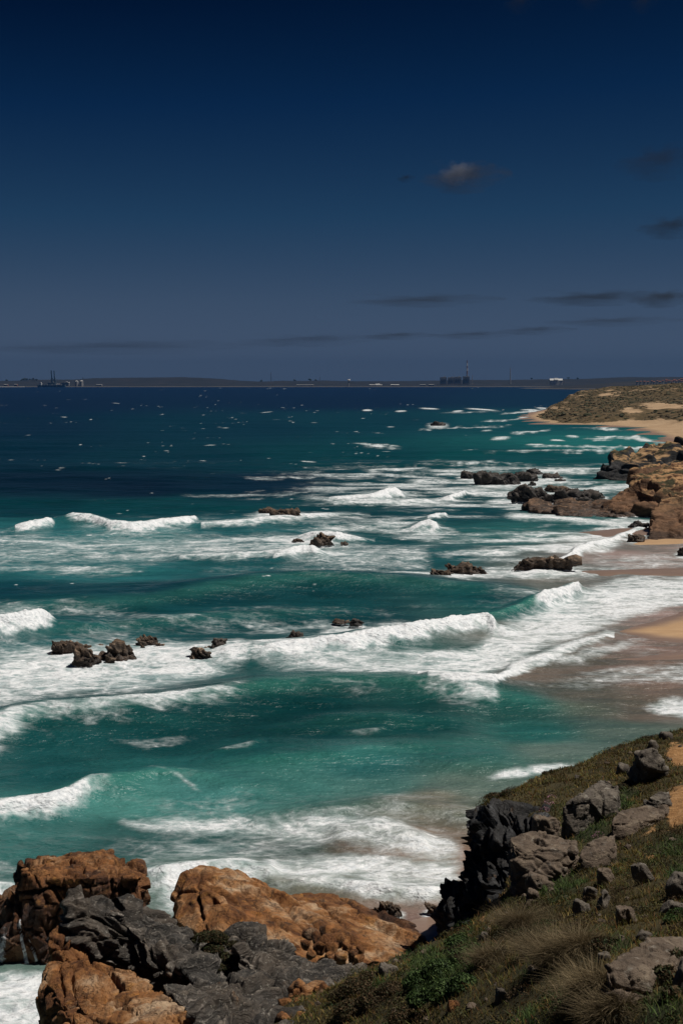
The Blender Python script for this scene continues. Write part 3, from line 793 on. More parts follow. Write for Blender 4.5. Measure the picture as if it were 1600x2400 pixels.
# ------------------------------------------------------------------ rock materials
def mat_orange(name, pale=0.0):
    t = NT(name)
    p = t.geo.outputs['Position']
    w = t.vadd(p, t.noise(.5, 4, .6, color=True), 1.6)
    a = t.math('ADD', t.noise(.45, 7, .6, w, .4), pale)
    c = t.ramp(a, [(.32, (.060, .024, .011)), (.45, (.15, .058, .018)), (.54, (.29, .125, .040)), (.62, (.40, .22, .105)), (.72, (.50, .35, .22))])
    streak = t.noise(1.1, 6, .65, t.mapping((2.2, 2.2, .5)))
    c = t.mix(t.math('MULTIPLY', t.step(streak, .52, .72), .6), c, (.20, .075, .022))
    iron = t.noise(.9, 5, .7, t.vadd(p, t.noise(.7, 2, .5, color=True), 3))
    c = t.mix(t.math('MULTIPLY', t.step(iron, .55, .68), .55), c, (.46, .21, .045))
    crack = t.voronoi(.8, 'DISTANCE_TO_EDGE', t.mapping((1.2, .5, .8), (.2, .1, .7), t.vadd(p, t.noise(1.1, 5, .68, color=True), 1.5)))
    crk = t.step(crack, .0, .028)
    c = t.mix(t.math('MULTIPLY', t.math('MULTIPLY', t.math('SUBTRACT', 1, crk), t.step(t.noise(.7, 3, .5), .42, .6)), .6), c, (.05, .022, .012))
    stain = t.noise(.8, 7, .7, t.mapping((1.4, 1.4, .28), (0, 0, 0), w))
    c = t.mix(t.math('MULTIPLY', t.step(stain, .53, .66), .72), c, (.045, .026, .016))
    ochre = t.noise(.6, 6, .66, t.vadd(p, t.noise(1.5, 3, .5, color=True), 1.4))
    c = t.mix(t.math('MULTIPLY', t.step(ochre, .60, .72), .65), c, (.52, .38, .25))
    speck = t.noise(7, 4, .7)
    c = t.mix(t.math('MULTIPLY', t.step(speck, .5, .72), .35), c, (.10, .05, .025))
    sp = t.attr('spray')
    sn = t.math('MULTIPLY', t.step(t.math('ADD', sp, t.math('MULTIPLY', t.math('SUBTRACT', t.noise(4, 5, .65), .5), .9)), .45, .7), t.step(sp, .08, .25))
    wet_ = t.attr('wet')
    c = t.mix(wet_, c, t.mix(1, c, (.34, .30, .30), 'MULTIPLY'))
    c = t.mix(sn, c, (.74, .75, .75))
    grain = t.noise(1.3, 9, .7, t.mapping((1, 1, .55), (.3, .2, .4), w))
    hgt = t.math('ADD', t.math('MULTIPLY', grain, 1.7), t.math('ADD', t.math('MULTIPLY', t.noise(4.2, 7, .7), .5), t.math('MULTIPLY', crk, .25)))
    c = t.mix(t.math('MULTIPLY', t.step(grain, .54, .66), .6), c, t.mix(1, c, (1.6, 1.5, 1.4), 'MULTIPLY'))
    c = t.mix(t.math('MULTIPLY', t.step(grain, .48, .38), .7), c, t.mix(1, c, (.45, .38, .34), 'MULTIPLY'))
    rg = t.math('SUBTRACT', .88, t.math('MULTIPLY', wet_, .45))
    return t.done(c, rg, t.bump(hgt, 1.0, .26), .35)

def mat_schist(name, tint=(1, 1, 1), lichen=.5, dip=(.3, .25, 0)):
    t = NT(name)
    p = t.geo.outputs['Position']
    w = t.vadd(p, t.noise(.45, 4, .6, color=True), 2.0)
    lay = t.noise(1.0, 8, .68, t.mapping((.55, .55, 4.2), dip, w))
    big = t.noise(.5, 5, .6)
    c = t.ramp(lay, [(.36, tuple(.010 * k for k in tint)), (.49, tuple(.028 * k for k in tint)), (.58, tuple(.075 * k for k in tint)), (.70, tuple(.30 * k for k in tint))])
    c = t.mix(t.math('MULTIPLY', t.step(big, .4, .7), .5), c, tuple(v * k for v, k in zip((.10, .085, .070), tint)))
    rust = t.noise(1.1, 6, .66, t.vadd(p, t.noise(.8, 3, .5, color=True), 2))
    c = t.mix(t.math('MULTIPLY', t.step(rust, .60, .74), .55), c, (.19, .10, .045))
    lic = t.noise(5.5, 6, .7)
    c = t.mix(t.math('MULTIPLY', t.step(lic, .56, .70), lichen), c, (.36, .33, .28))
    edge = t.step(t.math('ADD', t.geo.outputs['Pointiness'], t.math('MULTIPLY', t.math('SUBTRACT', t.noise(6, 5, .7), .5), .12)), .55, .66)
    c = t.mix(t.math('MULTIPLY', edge, lichen * .8), c, tuple(v * k for v, k in zip((.33, .31, .28), tint)))
    wet_ = t.attr('wet')
    c = t.mix(wet_, c, t.mix(1, c, (.45, .42, .42), 'MULTIPLY'))
    sp = t.attr('spray')
    sn = t.math('MULTIPLY', t.step(t.math('ADD', sp, t.math('MULTIPLY', t.math('SUBTRACT', t.noise(1.6, 5, .65), .5), .9)), .45, .7), t.step(sp, .08, .25))
    c = t.mix(sn, c, (.74, .75, .75))
    hgt = t.math('ADD', t.math('MULTIPLY', lay, 1.1), t.math('MULTIPLY', t.noise(2.6, 6, .66, t.mapping((.7, .7, 4.5), dip, w)), .6))
    return t.done(c, t.math('SUBTRACT', .82, t.math('MULTIPLY', wet_, .35)), t.bump(hgt, 1.0, .2), .4)

def mat_boulder(name, c0, c1, c2, lichen=.5):
    t = NT(name)
    w = t.vadd(t.tc.outputs['Object'], t.noise(1.2, 3, .6, t.tc.outputs['Object'], color=True), .6)
    a = t.noise(1.5, 8, .66, t.mapping((1, 1, 2.4), (.3, .2, 0), w))
    c = t.ramp(a, [(.3, c0), (.5, c1), (.7, c2)])
    l = t.noise(3.2, 6, .7, t.tc.outputs['Object'])
    c = t.mix(t.math('MULTIPLY', t.step(l, .54, .68), lichen), c, (.40, .37, .31))
    pit = t.noise(9, 5, .7, t.tc.outputs['Object'])
    c = t.mix(t.math('MULTIPLY', t.step(pit, .56, .66), .6), c, tuple(v * .45 for v in c0))
    hgt = t.math('ADD', a, t.math('MULTIPLY', pit, .5))
    return t.done(c, .9, t.bump(hgt, .9, .12), .3)

M_ORANGE = mat_orange('rusty_orange_rock')
M_TAN = mat_orange('tan_orange_rock', .055)
M_OCHRE = mat_orange('ochre_rock', .075)
M_SCHIST = mat_schist('dark_schist', (1.10, .96, .82), .7)
M_CLIFF = mat_schist('black_schist_cliff', (.36, .36, .37), .10)
M_SEAROCK = mat_schist('wet_brown_sea_rock', (1.9, 1.32, .88), .22)
M_BLACKROCK = mat_schist('wet_black_sea_rock', (.95, .82, .72), .15)
M_BOULDER = mat_boulder('lichen_grey_boulder', (.045, .037, .030), (.10, .083, .066), (.175, .148, .115), .5)
M_BOULDER_B = mat_boulder('brown_grey_boulder', (.052, .038, .027), (.115, .084, .060), (.185, .142, .10), .28)

def spray_lines(lines, w=.10):
    """white water running down the rock, around lines of photo pixels; a property of the vertices near them"""
    def f(V):
        px = 800 + FPX * V[:, 0] / V[:, 1]; py = HOR - FPX * (V[:, 2] - EYE) / V[:, 1]
        out = np.zeros(len(V))
        for ln in lines:
            for (x0, y0, w0, s0), (x1, y1, w1, s1) in zip(ln[:-1], ln[1:]):
                t = np.clip(((px - x0) * (x1 - x0) + (py - y0) * (y1 - y0)) / max((x1 - x0) ** 2 + (y1 - y0) ** 2, 1e-6), 0, 1)
                d = np.hypot(px - x0 - t * (x1 - x0), py - y0 - t * (y1 - y0))
                out = np.maximum(out, (s0 + t * (s1 - s0)) * np.exp(-(d / (w0 + t * (w1 - w0))) ** 2))
        return out
    return f
def wet_below(z0, z1): return lambda V: .9 * sstep(z1, z0, V[:, 2] + .5 * fbm(V[:, 0] / 1.5, V[:, 1] / 1.5, octaves=3))

# ------------------------------------------------------------------ foreground rocks at the left
m = big_rock('sea_stack', [
    [(52,2046,74),(110,2052,73.6),(200,2056,73.4),(332,2054,74),(345,2258,74.2),(38,2258,74.2),
     (47,2021,80),(100,2013,80.5),(150,2010,81),(200,2003,81),(290,2012,81),(333,2020,79.5)],
    [(170,2030,76),(175,2005,81),(215,1999,82),(270,1999,82),(296,2012,81),(290,2040,76)],
    [(-16,2100,76),(14,2068,77.5),(44,2056,78),(100,2110,73.2),(125,2258,73.4),(-30,2266,73.4),(-40,2150,77)],
    [(300,2085,73.6),(340,2082,74.5),(342,2258,73.8),(270,2258,73.6)]],
    .065, relief_massive, M_ORANGE, amp=1.0, s=1.25, seed=3, dsmooth=0, grooves=[
        [(50,2090,3,.6),(110,2086,4,1),(190,2090,4,.8)], [(146,2048,3,.5),(150,2090,4,1),(158,2150,3,.7)], [(277,2030,4,.8),(283,2080,4,1),(280,2130,3,.6)], [(258,2040,3,.5),(262,2085,4,.8)], [(96,2150,3,.6),(118,2200,4,.9)], [(40,2080,4,.8),(30,2160,4,.8)]],
    attrs={'spray': spray_lines([[(50,2150,3,.5),(46,2166,4,.95),(52,2205,4.5,1),(60,2240,5,1),(66,2272,8,1)],
                                 [(66,2195,2,.6),(75,2220,3,.9),(84,2245,4,1),(92,2272,5,1)],
                                 [(12,2175,12,.5),(6,2210,16,.62),(0,2250,20,.8)], [(14,2090,5,.35),(10,2160,8,.42)],
                                 [(-20,2268,10,.8),(110,2268,10,.9)]]), 'wet': wet_below(2.2, 4.6)})
put('sea_stack', m, label='blocky rust orange rock standing in the surf with white water trickles', cat='rock')

whale = root('orange_rock', at(700, 2180, 74), 'long tan orange rock slab sloping down to the little sandy cove', 'rock')
def child_of(o, p):
    o.parent = p
    o.location = tuple(-v for v in p.location)
    return o
m = big_rock('slab', [
    [(436,2050,77),(446,2036,79),(468,2029,80),(520,2037,80),(580,2060,79.5),(640,2100,77),(408,2108,76.5),(404,2190,72.5),(432,2070,76),(470,2080,74.5),
     (520,2110,72.5),(560,2180,70),(430,2230,70.5),(640,2170,72)],
    [(540,2058,79.5),(600,2066,80),(655,2106,80),(540,2120,72.5),(570,2180,69.5),(640,2240,67),(720,2262,66.5),(780,2165,74)],
    [(640,2104,80),(672,2092,81),(750,2088,82),(792,2092,82),(832,2106,81),(700,2150,76)],
    [(690,2130,78),(760,2110,80.5),(832,2106,81),(885,2132,80),(930,2170,78.5),(965,2184,78.5),(1014,2192,78),(1030,2214,76.4),(930,2244,71),(760,2262,66),(690,2258,66)]],
    .065, relief_massive, M_TAN, amp=.6, s=1.2, seed=8, cell=(1.3, 4.2, 1.6), turn=-.9, smooth=.35, levels=2, dsmooth=3, grooves=[
        [(572,2084,4,.8),(600,2106,5,1),(640,2142,5,1),(674,2178,3,.5)], [(745,2106,2.5,.4),(788,2150,3.5,.9),(820,2182,3,.4)], [(655,2102,3,.5),(702,2152,3,.8),(735,2188,3,.4)],
        [(800,2098,2.5,.5),(850,2136,3,.7),(905,2162,3,.4)], [(470,2040,3,.5),(462,2100,4,.8),(480,2160,4,.6)], [(500,2112,9,.9),(545,2112,7,.7)], [(560,2140,3,.4),(640,2200,3,.7)]], attrs={'wet': wet_below(.1, .8)})
child_of(put('slab', m), whale)
# broken stones along the foot of the slab
r_ = np.random.default_rng(21)
stones = [(742,2196,66.5,.5),(765,2212,66,.7),(792,2205,66.8,.55),(780,2228,65.5,.6),(812,2222,66,.45),(826,2240,65,.5),(748,2222,65.4,.5),(800,2246,64.4,.5),(770,2246,64.2,.45),
          (730,2236,64.6,.42),(845,2226,66.4,.4),(715,2214,65.6,.4),(838,2252,64,.42),(757,2180,67.5,.4),(724,2190,67,.45)]
for i, (px, py, Yd, s) in enumerate(stones):
    mm = boulder_mesh('stone', (s * 1.3, s, s * .95), 100 + i, M_ORANGE, 3, 11)
    o = child_of(put('stone', mm), whale)
    x, y, z = at(px, py, Yd)
    o.location = (x - whale.location[0], y - whale.location[1], z - whale.location[2] - .3 * s)
    o.rotation_euler = (r_.uniform(-.3, .3), r_.uniform(-.3, .3), r_.uniform(0, 6.3))

m = big_rock('schist_ridge', [
    {'pts': [(166,2136,60.5),(176,2106,61.5),(196,2101,62),(240,2108,62.5),(262,2126,62),(300,2140,60.6),(164,2150,60.2),(162,2236,60.4),(260,2258,59.6),(320,2250,59.8)], 'base': 2},
    {'pts': [(255,2128,62.5),(330,2125,63.5),(352,2131,63.5),(402,2156,63),(448,2184,62),(300,2170,60.2),(400,2200,60.0),(300,2255,59.2),(390,2290,57.6),(460,2300,57)], 'base': 2},
    {'pts': [(430,2215,61),(520,2225,61.5),(440,2310,56),(560,2300,57),(500,2260,58)], 'base': 2},
    {'pts': [(548,2200,61.5),(578,2188,62.5),(616,2194,62.5),(664,2212,62),(560,2240,59),(640,2262,58.5),(700,2262,60),(560,2290,57)], 'base': 2},
    {'pts': [(640,2225,61.5),(720,2247,61),(762,2264,60.5),(840,2282,58),(820,2320,55),(600,2345,53.5),(560,2280,57.5)], 'base': 2},
    {'pts': [(380,2305,56.4),(600,2290,57.5),(800,2310,55.5),(660,2400,50.5),(505,2420,49.5),(420,2350,53.6)], 'base': 2},
    {'pts': [(600,2330,54.5),(830,2290,57),(860,2350,52),(820,2450,46),(620,2450,47)], 'base': 2}],
    .062, relief_schist, M_SCHIST, amp=.82, s=1.0, dip=(.35, -.30, .88), seed=5, base=2, dsmooth=0)
RIDGE = m
put('schist_ridge', m, label='dark grey contorted schist ridge with thin leaves in the left foreground', cat='rock')

m = big_rock('orange_crag', [
    [(168,2158,60.6),(150,2165,60.6),(118,2186,60.0),(112,2215,59.4),(160,2250,58.6),(180,2230,59.4),(240,2240,60)],
    [(112,2250,59.0),(108,2300,57.5),(106,2440,54),(190,2262,58.8),(200,2330,55.5),(180,2440,52)],
    [(150,2268,58.4),(200,2262,58.8),(260,2292,57),(310,2272,57.6),(345,2290,57),(400,2335,54.5),(460,2378,52),(530,2440,49.5),(250,2440,51),(170,2340,55),(340,2330,54.8)]],
    .06, relief_massive, M_OCHRE, amp=.85, s=1.15, seed=13, dsmooth=0, grooves=[[(168,2295,3,.6),(175,2350,4,1),(170,2410,4,.8)], [(240,2345,4,.7),(300,2340,5,.9)], [(140,2268,3,.8),(150,2330,3,.6)]], attrs={'wet': wet_below(.4, 2.4)})
put('orange_crag', m, label='orange crag under the dark schist at the bottom left edge', cat='rock')

rub = root('orange_rubble_bank', at(730, 2360, 51), 'bank of broken pale orange stones between dark schist and scrub', 'rock')
m = big_rock('bank', [
    {'pts': [(655,2362,51.0),(690,2316,53.0),(740,2302,53.6),(795,2304,53.2),(830,2345,50.4),(815,2440,46.0),(640,2440,46.6)], 'base': 3}],
    .055, relief_massive, M_OCHRE, amp=.8, s=.6, seed=31)
child_of(put('bank', m), rub)
r_ = np.random.default_rng(29)
for i in range(34):
    px, py = r_.uniform(665, 820), r_.uniform(2312, 2400)
    s = r_.uniform(.22, .55)
    o = child_of(put('stone', boulder_mesh('stone', (s * 1.25, s, s * .95), 500 + i % 12, M_OCHRE, 3, 10)), rub)
    x, y, z = at(px, py, 52.8 - (py - 2312) / 88 * 4.6)
    o.location = (x - rub.location[0], y - rub.location[1], z - rub.location[2] - .25 * s)
    o.rotation_euler = (r_.uniform(-.4, .4), r_.uniform(-.4, .4), r_.uniform(0, 6.3))
m = big_rock('tan_rock', [{'pts': [(905,2380,46.0),(940,2350,47.2),(952,2380,45.6),(935,2440,43.2),(890,2440,43.6)], 'base': 3}], .055, relief_massive, M_OCHRE, amp=.7, s=.5, seed=33)
put('tan_rock', m, label='pale tan rock poking from the brown scrub at bottom centre', cat='rock')

# black cliff of the headland
m = big_rock('headland_cliff', [
    {'pts': [(1114,1892,73),(1112,1904,72.5),(1138,1962,71.5),(1200,1905,70),(1275,1928,68),(1212,2045,64.5),(1150,1884,76),(1280,1890,76),(1160,2050,68)], 'base': 0},
    {'pts': [(1105,1985,72),(1135,1965,72.5),(1180,1990,69),(1215,2030,66),(1100,2060,70),(1180,2100,64)], 'base': -1.5},
    {'pts': [(1086,2040,72),(1110,2020,72.5),(1150,2040,69),(1170,2110,64),(1080,2100,70)], 'base': -1.5},
    {'pts': [(1040,2082,73),(1060,2078,73.5),(1098,2090,72),(1120,2120,68),(1034,2140,72),(1033,2222,75.5),(1100,2160,66)], 'base': -1.5}],
    .062, relief_schist, M_CLIFF, amp=.85, s=1.0, dip=(.5, -.1, .85), seed=17, fold=.7, dsmooth=0, attrs={'wet': wet_below(.3, 1.8)})
put('headland_cliff', m, label='black layered cliff dropping from the headland to the sandy cove', cat='cliff')

# ================================================================== the grassy headland
HX0, HX1, HY0, HY1, HS = -7.0, 34.0, -4.0, 97.0, 0.16
_ctrl = [at(*p) for p in [
    (700,2400,47),(950,2400,41),(1200,2400,31),(1400,2400,27),(1600,2400,25),(1800,2350,25),
    (780,2310,52.5),(870,2290,52),(950,2320,46),(1060,2330,40.5),(1180,2300,38),(1300,2280,36),(1450,2300,32),(1600,2250,31),(1800,2200,32),
    (930,2246,56.5),(1040,2225,56),(1140,2190,48.5),(1300,2160,46),(1450,2150,43),(1600,2110,42),(1800,2080,42),
    (1110,2150,56),(1210,2060,59),(1350,2030,58),(1500,2010,56),(1600,1990,54),(1800,1960,54),
    (1290,1960,66),(1400,1950,62),(1150,1893,72.5),(1300,1888,71),(1450,1888,67),(1600,1880,62),(1800,1860,62),
    (1135,1882,75),(1200,1848,79),(1280,1816,83),(1400,1774,87),(1500,1738,89),(1600,1708,91),(1750,1670,93)]]
_ctrl += [(0, 0, 28.2), (-6, 0, 26), (12, 0, 28.4), (30, 0, 29), (8, 10, 23.6), (0, 12, 20.5), (20, 12, 24.5), (32, 14, 25), (-6, 20, 13), (3, 24, 15.5), (-6, 40, 7), (0, 36, 10.5), (16, 19, 20.3)]
_edge = [(-6.5, -3.5), (-6.5, 30), (-5.5, 46)] + [at(*p)[:2] for p in [
    (740,2300,54),(800,2285,55.5),(900,2250,57.6),(980,2232,58.2),(1034,2222,58.2),(1075,2180,58.0),(1112,2146,58.6),(1165,2095,60.4),(1212,2050,63),(1262,1965,68),
    (1262,1935,69.5),(1205,1912,71),(1150,1897,72.4),(1122,1888,73.6),(1128,1876,77),(1190,1846,81),(1280,1812,85),(1400,1769,89),(1500,1734,91),(1600,1703,93),(1760,1655,95)]] + [(33, 95), (33, -3.5)]
_xs = np.arange(HX0, HX1, HS); _ys = np.arange(HY0, HY1, HS)
HXG, HYG = np.meshgrid(_xs, _ys)
_h = tps(_ctrl, HXG, HYG)
_h += .55 * fbm(HXG / 4.5, HYG / 4.5, octaves=3) * sstep(15, 30, HYG) + .22 * fbm(HXG / 1.1, HYG / 1.1, octaves=3)
_sd = poly_sd(_edge, HXG, HYG) + .9 * fbm(HXG / 2.2 + 4, HYG / 2.2, octaves=3)
_cut = sstep(-.6, .25, _sd)
_hz = np.where(_cut > 0, -2.5 + (_h + 2.5) * _cut, -2.5)
_hz -= .5 * np.exp(-np.maximum(_sd, 0) / .5) * _cut

def ground_z(x, y):
    fx = np.clip((np.asarray(x) - HX0) / HS, 0, len(_xs) - 1.001); fy = np.clip((np.asarray(y) - HY0) / HS, 0, len(_ys) - 1.001)
    i, j = fx.astype(int), fy.astype(int); a, b = fx - i, fy - j
    return (_hz[j, i] * (1 - a) + _hz[j, i + 1] * a) * (1 - b) + (_hz[j + 1, i] * (1 - a) + _hz[j + 1, i + 1] * a) * b

def ground_hit(px, py, y0=20.0, y1=95.0):
    Ys = np.arange(y0, y1, .05)
    z = EYE + (HOR - py) / FPX * Ys
    g = ground_z((px - 800) / FPX * Ys, Ys)
    k = np.argmax(z <= g + .01)
    Yh = Ys[k] if (z <= g + .01).any() else 60.
    return ((px - 800) / FPX * Yh, Yh, float(ground_z(np.array([(px - 800) / FPX * Yh]), np.array([Yh]))[0]))

GPX = 800 + FPX * HXG / np.maximum(HYG, 1); GPY = HOR - FPX * (_hz - EYE) / np.maximum(HYG, 1)
def patch(spots, px, py):
    """soft patches around photo positions (x, y, rx, ry, strength)"""
    o = np.zeros(np.shape(px))
    for x, y, rx, ry, s in spots:
        o = np.maximum(o, s * np.exp(-((px - x) / rx) ** 2 - ((py - y) / ry) ** 2))
    return o
SOIL = [(1590,1768,30,26,1.6),(1600,1880,40,40,1.5),(1580,1915,24,30,1.1),(1160,2112,14,20,1.0),(1130,2150,12,12,.8),(1100,2190,10,8,.8),(1530,1940,14,12,.7),
        (1525,2010,14,10,.8),(1180,2095,8,12,.9),(1145,2180,14,14,.7),(1510,1955,20,10,.6),(860,2330,14,20,.7),(900,2290,14,8,.6)]
GREEN = [(1385,1945,55,34,1.2),(1440,1890,40,20,.8),(1470,1860,30,14,.9),(1310,2075,60,36,1.0),(1580,1985,40,36,1.1),(1590,2040,30,26,.8),(1545,2370,50,40,1.1),(1440,2215,34,24,.6),(1030,2290,70,60,1.2),
         (1000,2240,70,20,.9),(1090,2230,40,50,.8),(1240,2290,40,40,.5),(1230,2380,40,30,.6),(1310,1905,30,20,.6),(1590,2140,30,20,.7),(880,2320,40,60,.4),(1090,2200,20,14,.8)]
DRY = [(1230,2180,70,60,1.2),(1330,2240,60,80,1.2),(1380,2290,34,70,1.2),(1150,2250,40,50,1.0),(1270,2150,60,30,1.0),(1420,2120,60,40,.6),(1480,2090,60,40,.6),(1330,2340,70,50,.7),(1450,2390,60,20,.8)]
gsoil = patch(SOIL, GPX, GPY) + .5 * fbm(HXG / .9, HYG / .9, octaves=3)
ggreen = patch(GREEN, GPX, GPY)

def ground_material():
    t = NT('headland_soil')
    s = t.attr('soil'); g = t.attr('green')
    n = t.noise(1.6, 7, .65)
    c = t.ramp(n, [(.3, (.026, .021, .010)), (.5, (.052, .042, .018)), (.7, (.085, .066, .028))])
    c = t.mix(t.math('MULTIPLY', g, .7, clamp=True), c, (.022, .034, .012))
    st = t.noise(5, 5, .7)
    c = t.mix(t.math('MULTIPLY', t.step(st, .58, .7), .5), c, (.11, .085, .055))
    sand = t.ramp(t.noise(2.5, 8, .68), [(.3, (.20, .10, .040)), (.5, (.32, .17, .068)), (.7, (.42, .25, .12))])
    k = t.step(t.math('ADD', s, t.math('MULTIPLY', t.math('SUBTRACT', t.noise(2.2, 7, .68), .5), 1.9)), .42, .80)
    c = t.mix(k, c, sand)
    return t.done(c, .95, t.bump(t.noise(6, 7, .7), .8, .15), .2)
keep = (_cut > 0.0)
F = grid_faces(len(_ys), len(_xs))
F = F[keep.ravel()[F].any(1)]
V = np.stack([HXG, HYG, _hz], -1).reshape(-1, 3)
me = mesh_np('headland_ground', V, F, ground_material(), True, {'soil': ('FLOAT', np.clip(gsoil, 0, 1.5)), 'green': ('FLOAT', np.clip(ggreen, 0, 1))})
put('headland_ground', me, label='steep overgrown headland slope at the lower right', kind='structure')

# ------------------------------------------------------------------ boulders on the headland
BOULDERS = [  # x0, x1, top, base, seed, material, flat shape factor, tilt, label
    (1256,1330,1912,1972,2,M_BOULDER_B,(.9,.9),(.1,-.3,.6),'low dark rock just below the big tilted block'),
    (1474,1564,1757,1842,3,M_BOULDER,(.9,1.0),(.1,.2,1.0),'rough dark grey rock near the orange path, high on the slope'),
    (1444,1470,1790,1820,4,M_BOULDER,(.8,.9),(0,.2,.2),'small pale stone left of the rough dark rock'),
    (1508,1586,1858,1900,6,M_BOULDER,(.8,.9),(.1,.1,.7),'jagged grey rock on top of the long smooth slab'),
    (1236,1296,2052,2094,9,M_BOULDER_B,(.9,.9),(.1,.3,.3),'flat brown rock under the big layered outcrop'),
    (1226,1261,2090,2128,10,M_BOULDER_B,(.9,1.0),(.1,.1,.5),'small ridged stone above the dry grass'),
    (1366,1399,2082,2116,11,M_BOULDER,(.9,.9),(0,.1,.8),'small pale topped stone, upper of three in a row'),
    (1398,1424,2092,2136,12,M_BOULDER,(.9,1.1),(.2,.2,.1),'narrow upright stone beside the pale topped stone'),
    (1345,1384,2114,2146,13,M_BOULDER,(.9,.9),(.1,0,.4),'small pinkish stone, lower left of three in a row'),
    (1446,1498,2124,2170,14,M_BOULDER_B,(.9,1.0),(.1,-.3,.9),'brown stone half sunk in grass at right of the slope'),
    (1497,1543,2020,2074,15,M_BOULDER,(.5,1.0),(.1,-.7,.3),'thin slanting stone pointing up the slope'),
    (1404,1442,2036,2074,16,M_BOULDER_B,(.8,.9),(.1,-.3,.2),'grey brown stone in low brush below the rounded boulder'),
    (1562,1625,2058,2112,17,M_BOULDER,(.9,1.0),(.1,.1,.2),'dark rock cut by the right edge, upper of two'),
    (1552,1620,2112,2152,18,M_BOULDER,(.9,.9),(.1,0,.7),'dark rock cut by the right edge, lower of two'),
    (1403,1434,2232,2262,20,M_BOULDER,(.7,.9),(.1,-.3,.1),'little blue grey flake beside the huge pitted boulder'),
    (1582,1640,2262,2316,21,M_BOULDER,(.9,1.0),(0,0,.3),'pale rock at the right edge in front of the huge boulder'),
    (872,916,2230,2256,22,M_BOULDER,(.8,1.0),(.05,.05,.1),'square slate block at the near brink above the cove'),
    (922,944,2220,2242,23,M_BOULDER,(.8,1.0),(.05,.05,.5),'small dark stone right of the square slate block'),
    (888,934,2264,2290,24,M_BOULDER,(.8,.9),(.1,.1,.5),'grey ledge stone below the square slate block'),
    (900,925,2312,2336,25,M_BOULDER,(.9,.9),(.1,.1,.9),'round grey stone in the brown scrub at bottom centre'),
    (1513,1545,1735,1760,26,M_BOULDER,(.9,.9),(.1,.1,.9),'pale stone on the skyline, left of two'),
    (1545,1576,1714,1736,27,M_BOULDER,(.9,.9),(.1,.1,.2),'pale stone on the skyline, right of two'),
    (1345,1357,1816,1826,28,M_BOULDER,(.9,.9),(.1,.1,.2),'tiny tan stone in the heath above the big tilted block'),
    (1490,1528,2182,2204,29,M_BOULDER,(.9,.9),(.1,.1,.6),'dark stone just above the huge pitted boulder'),
    (1160,1192,2320,2352,30,M_BOULDER,(.9,.9),(.1,.1,.6),'grey stone in deep shade under the tussocks'),
    (1048,1076,2345,2372,31,M_ORANGE,(.9,.9),(.1,.1,.6),'pale tan stone in the shade below the green shrub'),
    (1117,1140,2186,2212,32,M_BOULDER,(.9,.9),(.1,.1,.6),'pale stone between the green shrub and the brink'),
]
for x0, x1, yt, yb, seed, mt, (df, hf), tilt, lab in BOULDERS:
    X_, Y_, Z_ = ground_hit((x0 + x1) / 2, yb - .12 * (yb - yt))
    k = Y_ / FPX
    w, h = (x1 - x0) * k, (yb - yt) * k * hf * .98
    dep = max(w, h) * df
    me = boulder_mesh('boulder', (w * 1.08, dep, h * 1.25), 200 + seed, mt, 5 if w > 1.2 else 4, 8 if seed in (1, 5, 7, 8, 19) else 9,
                      relief=relief_schist if seed in (3, 6, 9, 10, 12) else relief_massive, rough=.8)
    o = put('boulder', me, label=lab, cat='boulder', group='boulders on the headland slope')
    o.location = (X_ + 0, Y_ + dep * .35, float(ground_z(np.array([X_]), np.array([Y_ + dep * .35]))[0]) - .22 * h)
    o.location.z = min(o.location.z, Z_ - .02 * h)
    o.rotation_euler = (tilt[0] * .6, tilt[1] * .6, (tilt[2] - .5) * .5)

SLABS = [  # pixel of the foot, outline points (x, y, depth behind the foot), material, relief, label
    ((1345,1955), [(1318,1890,0),(1356,1868,0),(1432,1872,.4),(1448,1860,.8),(1400,1825,1.7),(1418,1823,1.7),(1446,1840,1.5),(1316,1966,-.1),(1345,1956,-.4),(1438,1890,.3)],
     M_BOULDER, relief_massive, .6, 'big tilted grey block with a pale lit top and black shaded side'),
    ((1475,1956), [(1433,1928,0),(1434,1958,-.1),(1475,1958,-.2),(1532,1946,.0),(1558,1918,.4),(1445,1903,1.0),(1500,1889,1.5),(1566,1887,1.6)],
     M_BOULDER_B, relief_massive, .45, 'long smooth grey slab lying across the slope below the orange path'),
    ((1390,2034), [(1355,2004,0),(1357,2035,-.1),(1395,2037,-.2),(1430,2022,0),(1442,1984,.3),(1368,1982,.9),(1405,1961,1.2),(1442,1953,1.3)],
     M_BOULDER_B, relief_massive, .45, 'rounded brown grey boulder in the middle of the slope'),
    ((1290,2062), [(1200,1986,.2),(1210,2020,-.1),(1240,2050,-.3),(1300,2068,-.4),(1328,2042,-.2),(1344,1992,.4),(1195,1962,1.6),(1250,1954,2.2),(1300,1963,2.2),(1348,1972,1.8)],
     M_BOULDER_B, relief_schist, .42, 'big brown layered outcrop at the brink of the black cliff'),
    ((1475,2348), [(1417,2266,.1),(1424,2300,-.1),(1455,2352,-.3),(1492,2346,-.3),(1562,2302,-.2),(1650,2290,0),(1440,2236,.8),(1480,2216,1.2),(1525,2200,1.6),(1660,2196,1.8)],
     M_BOULDER_B, relief_massive, .55, 'huge pitted grey boulder at the lower right'),
]
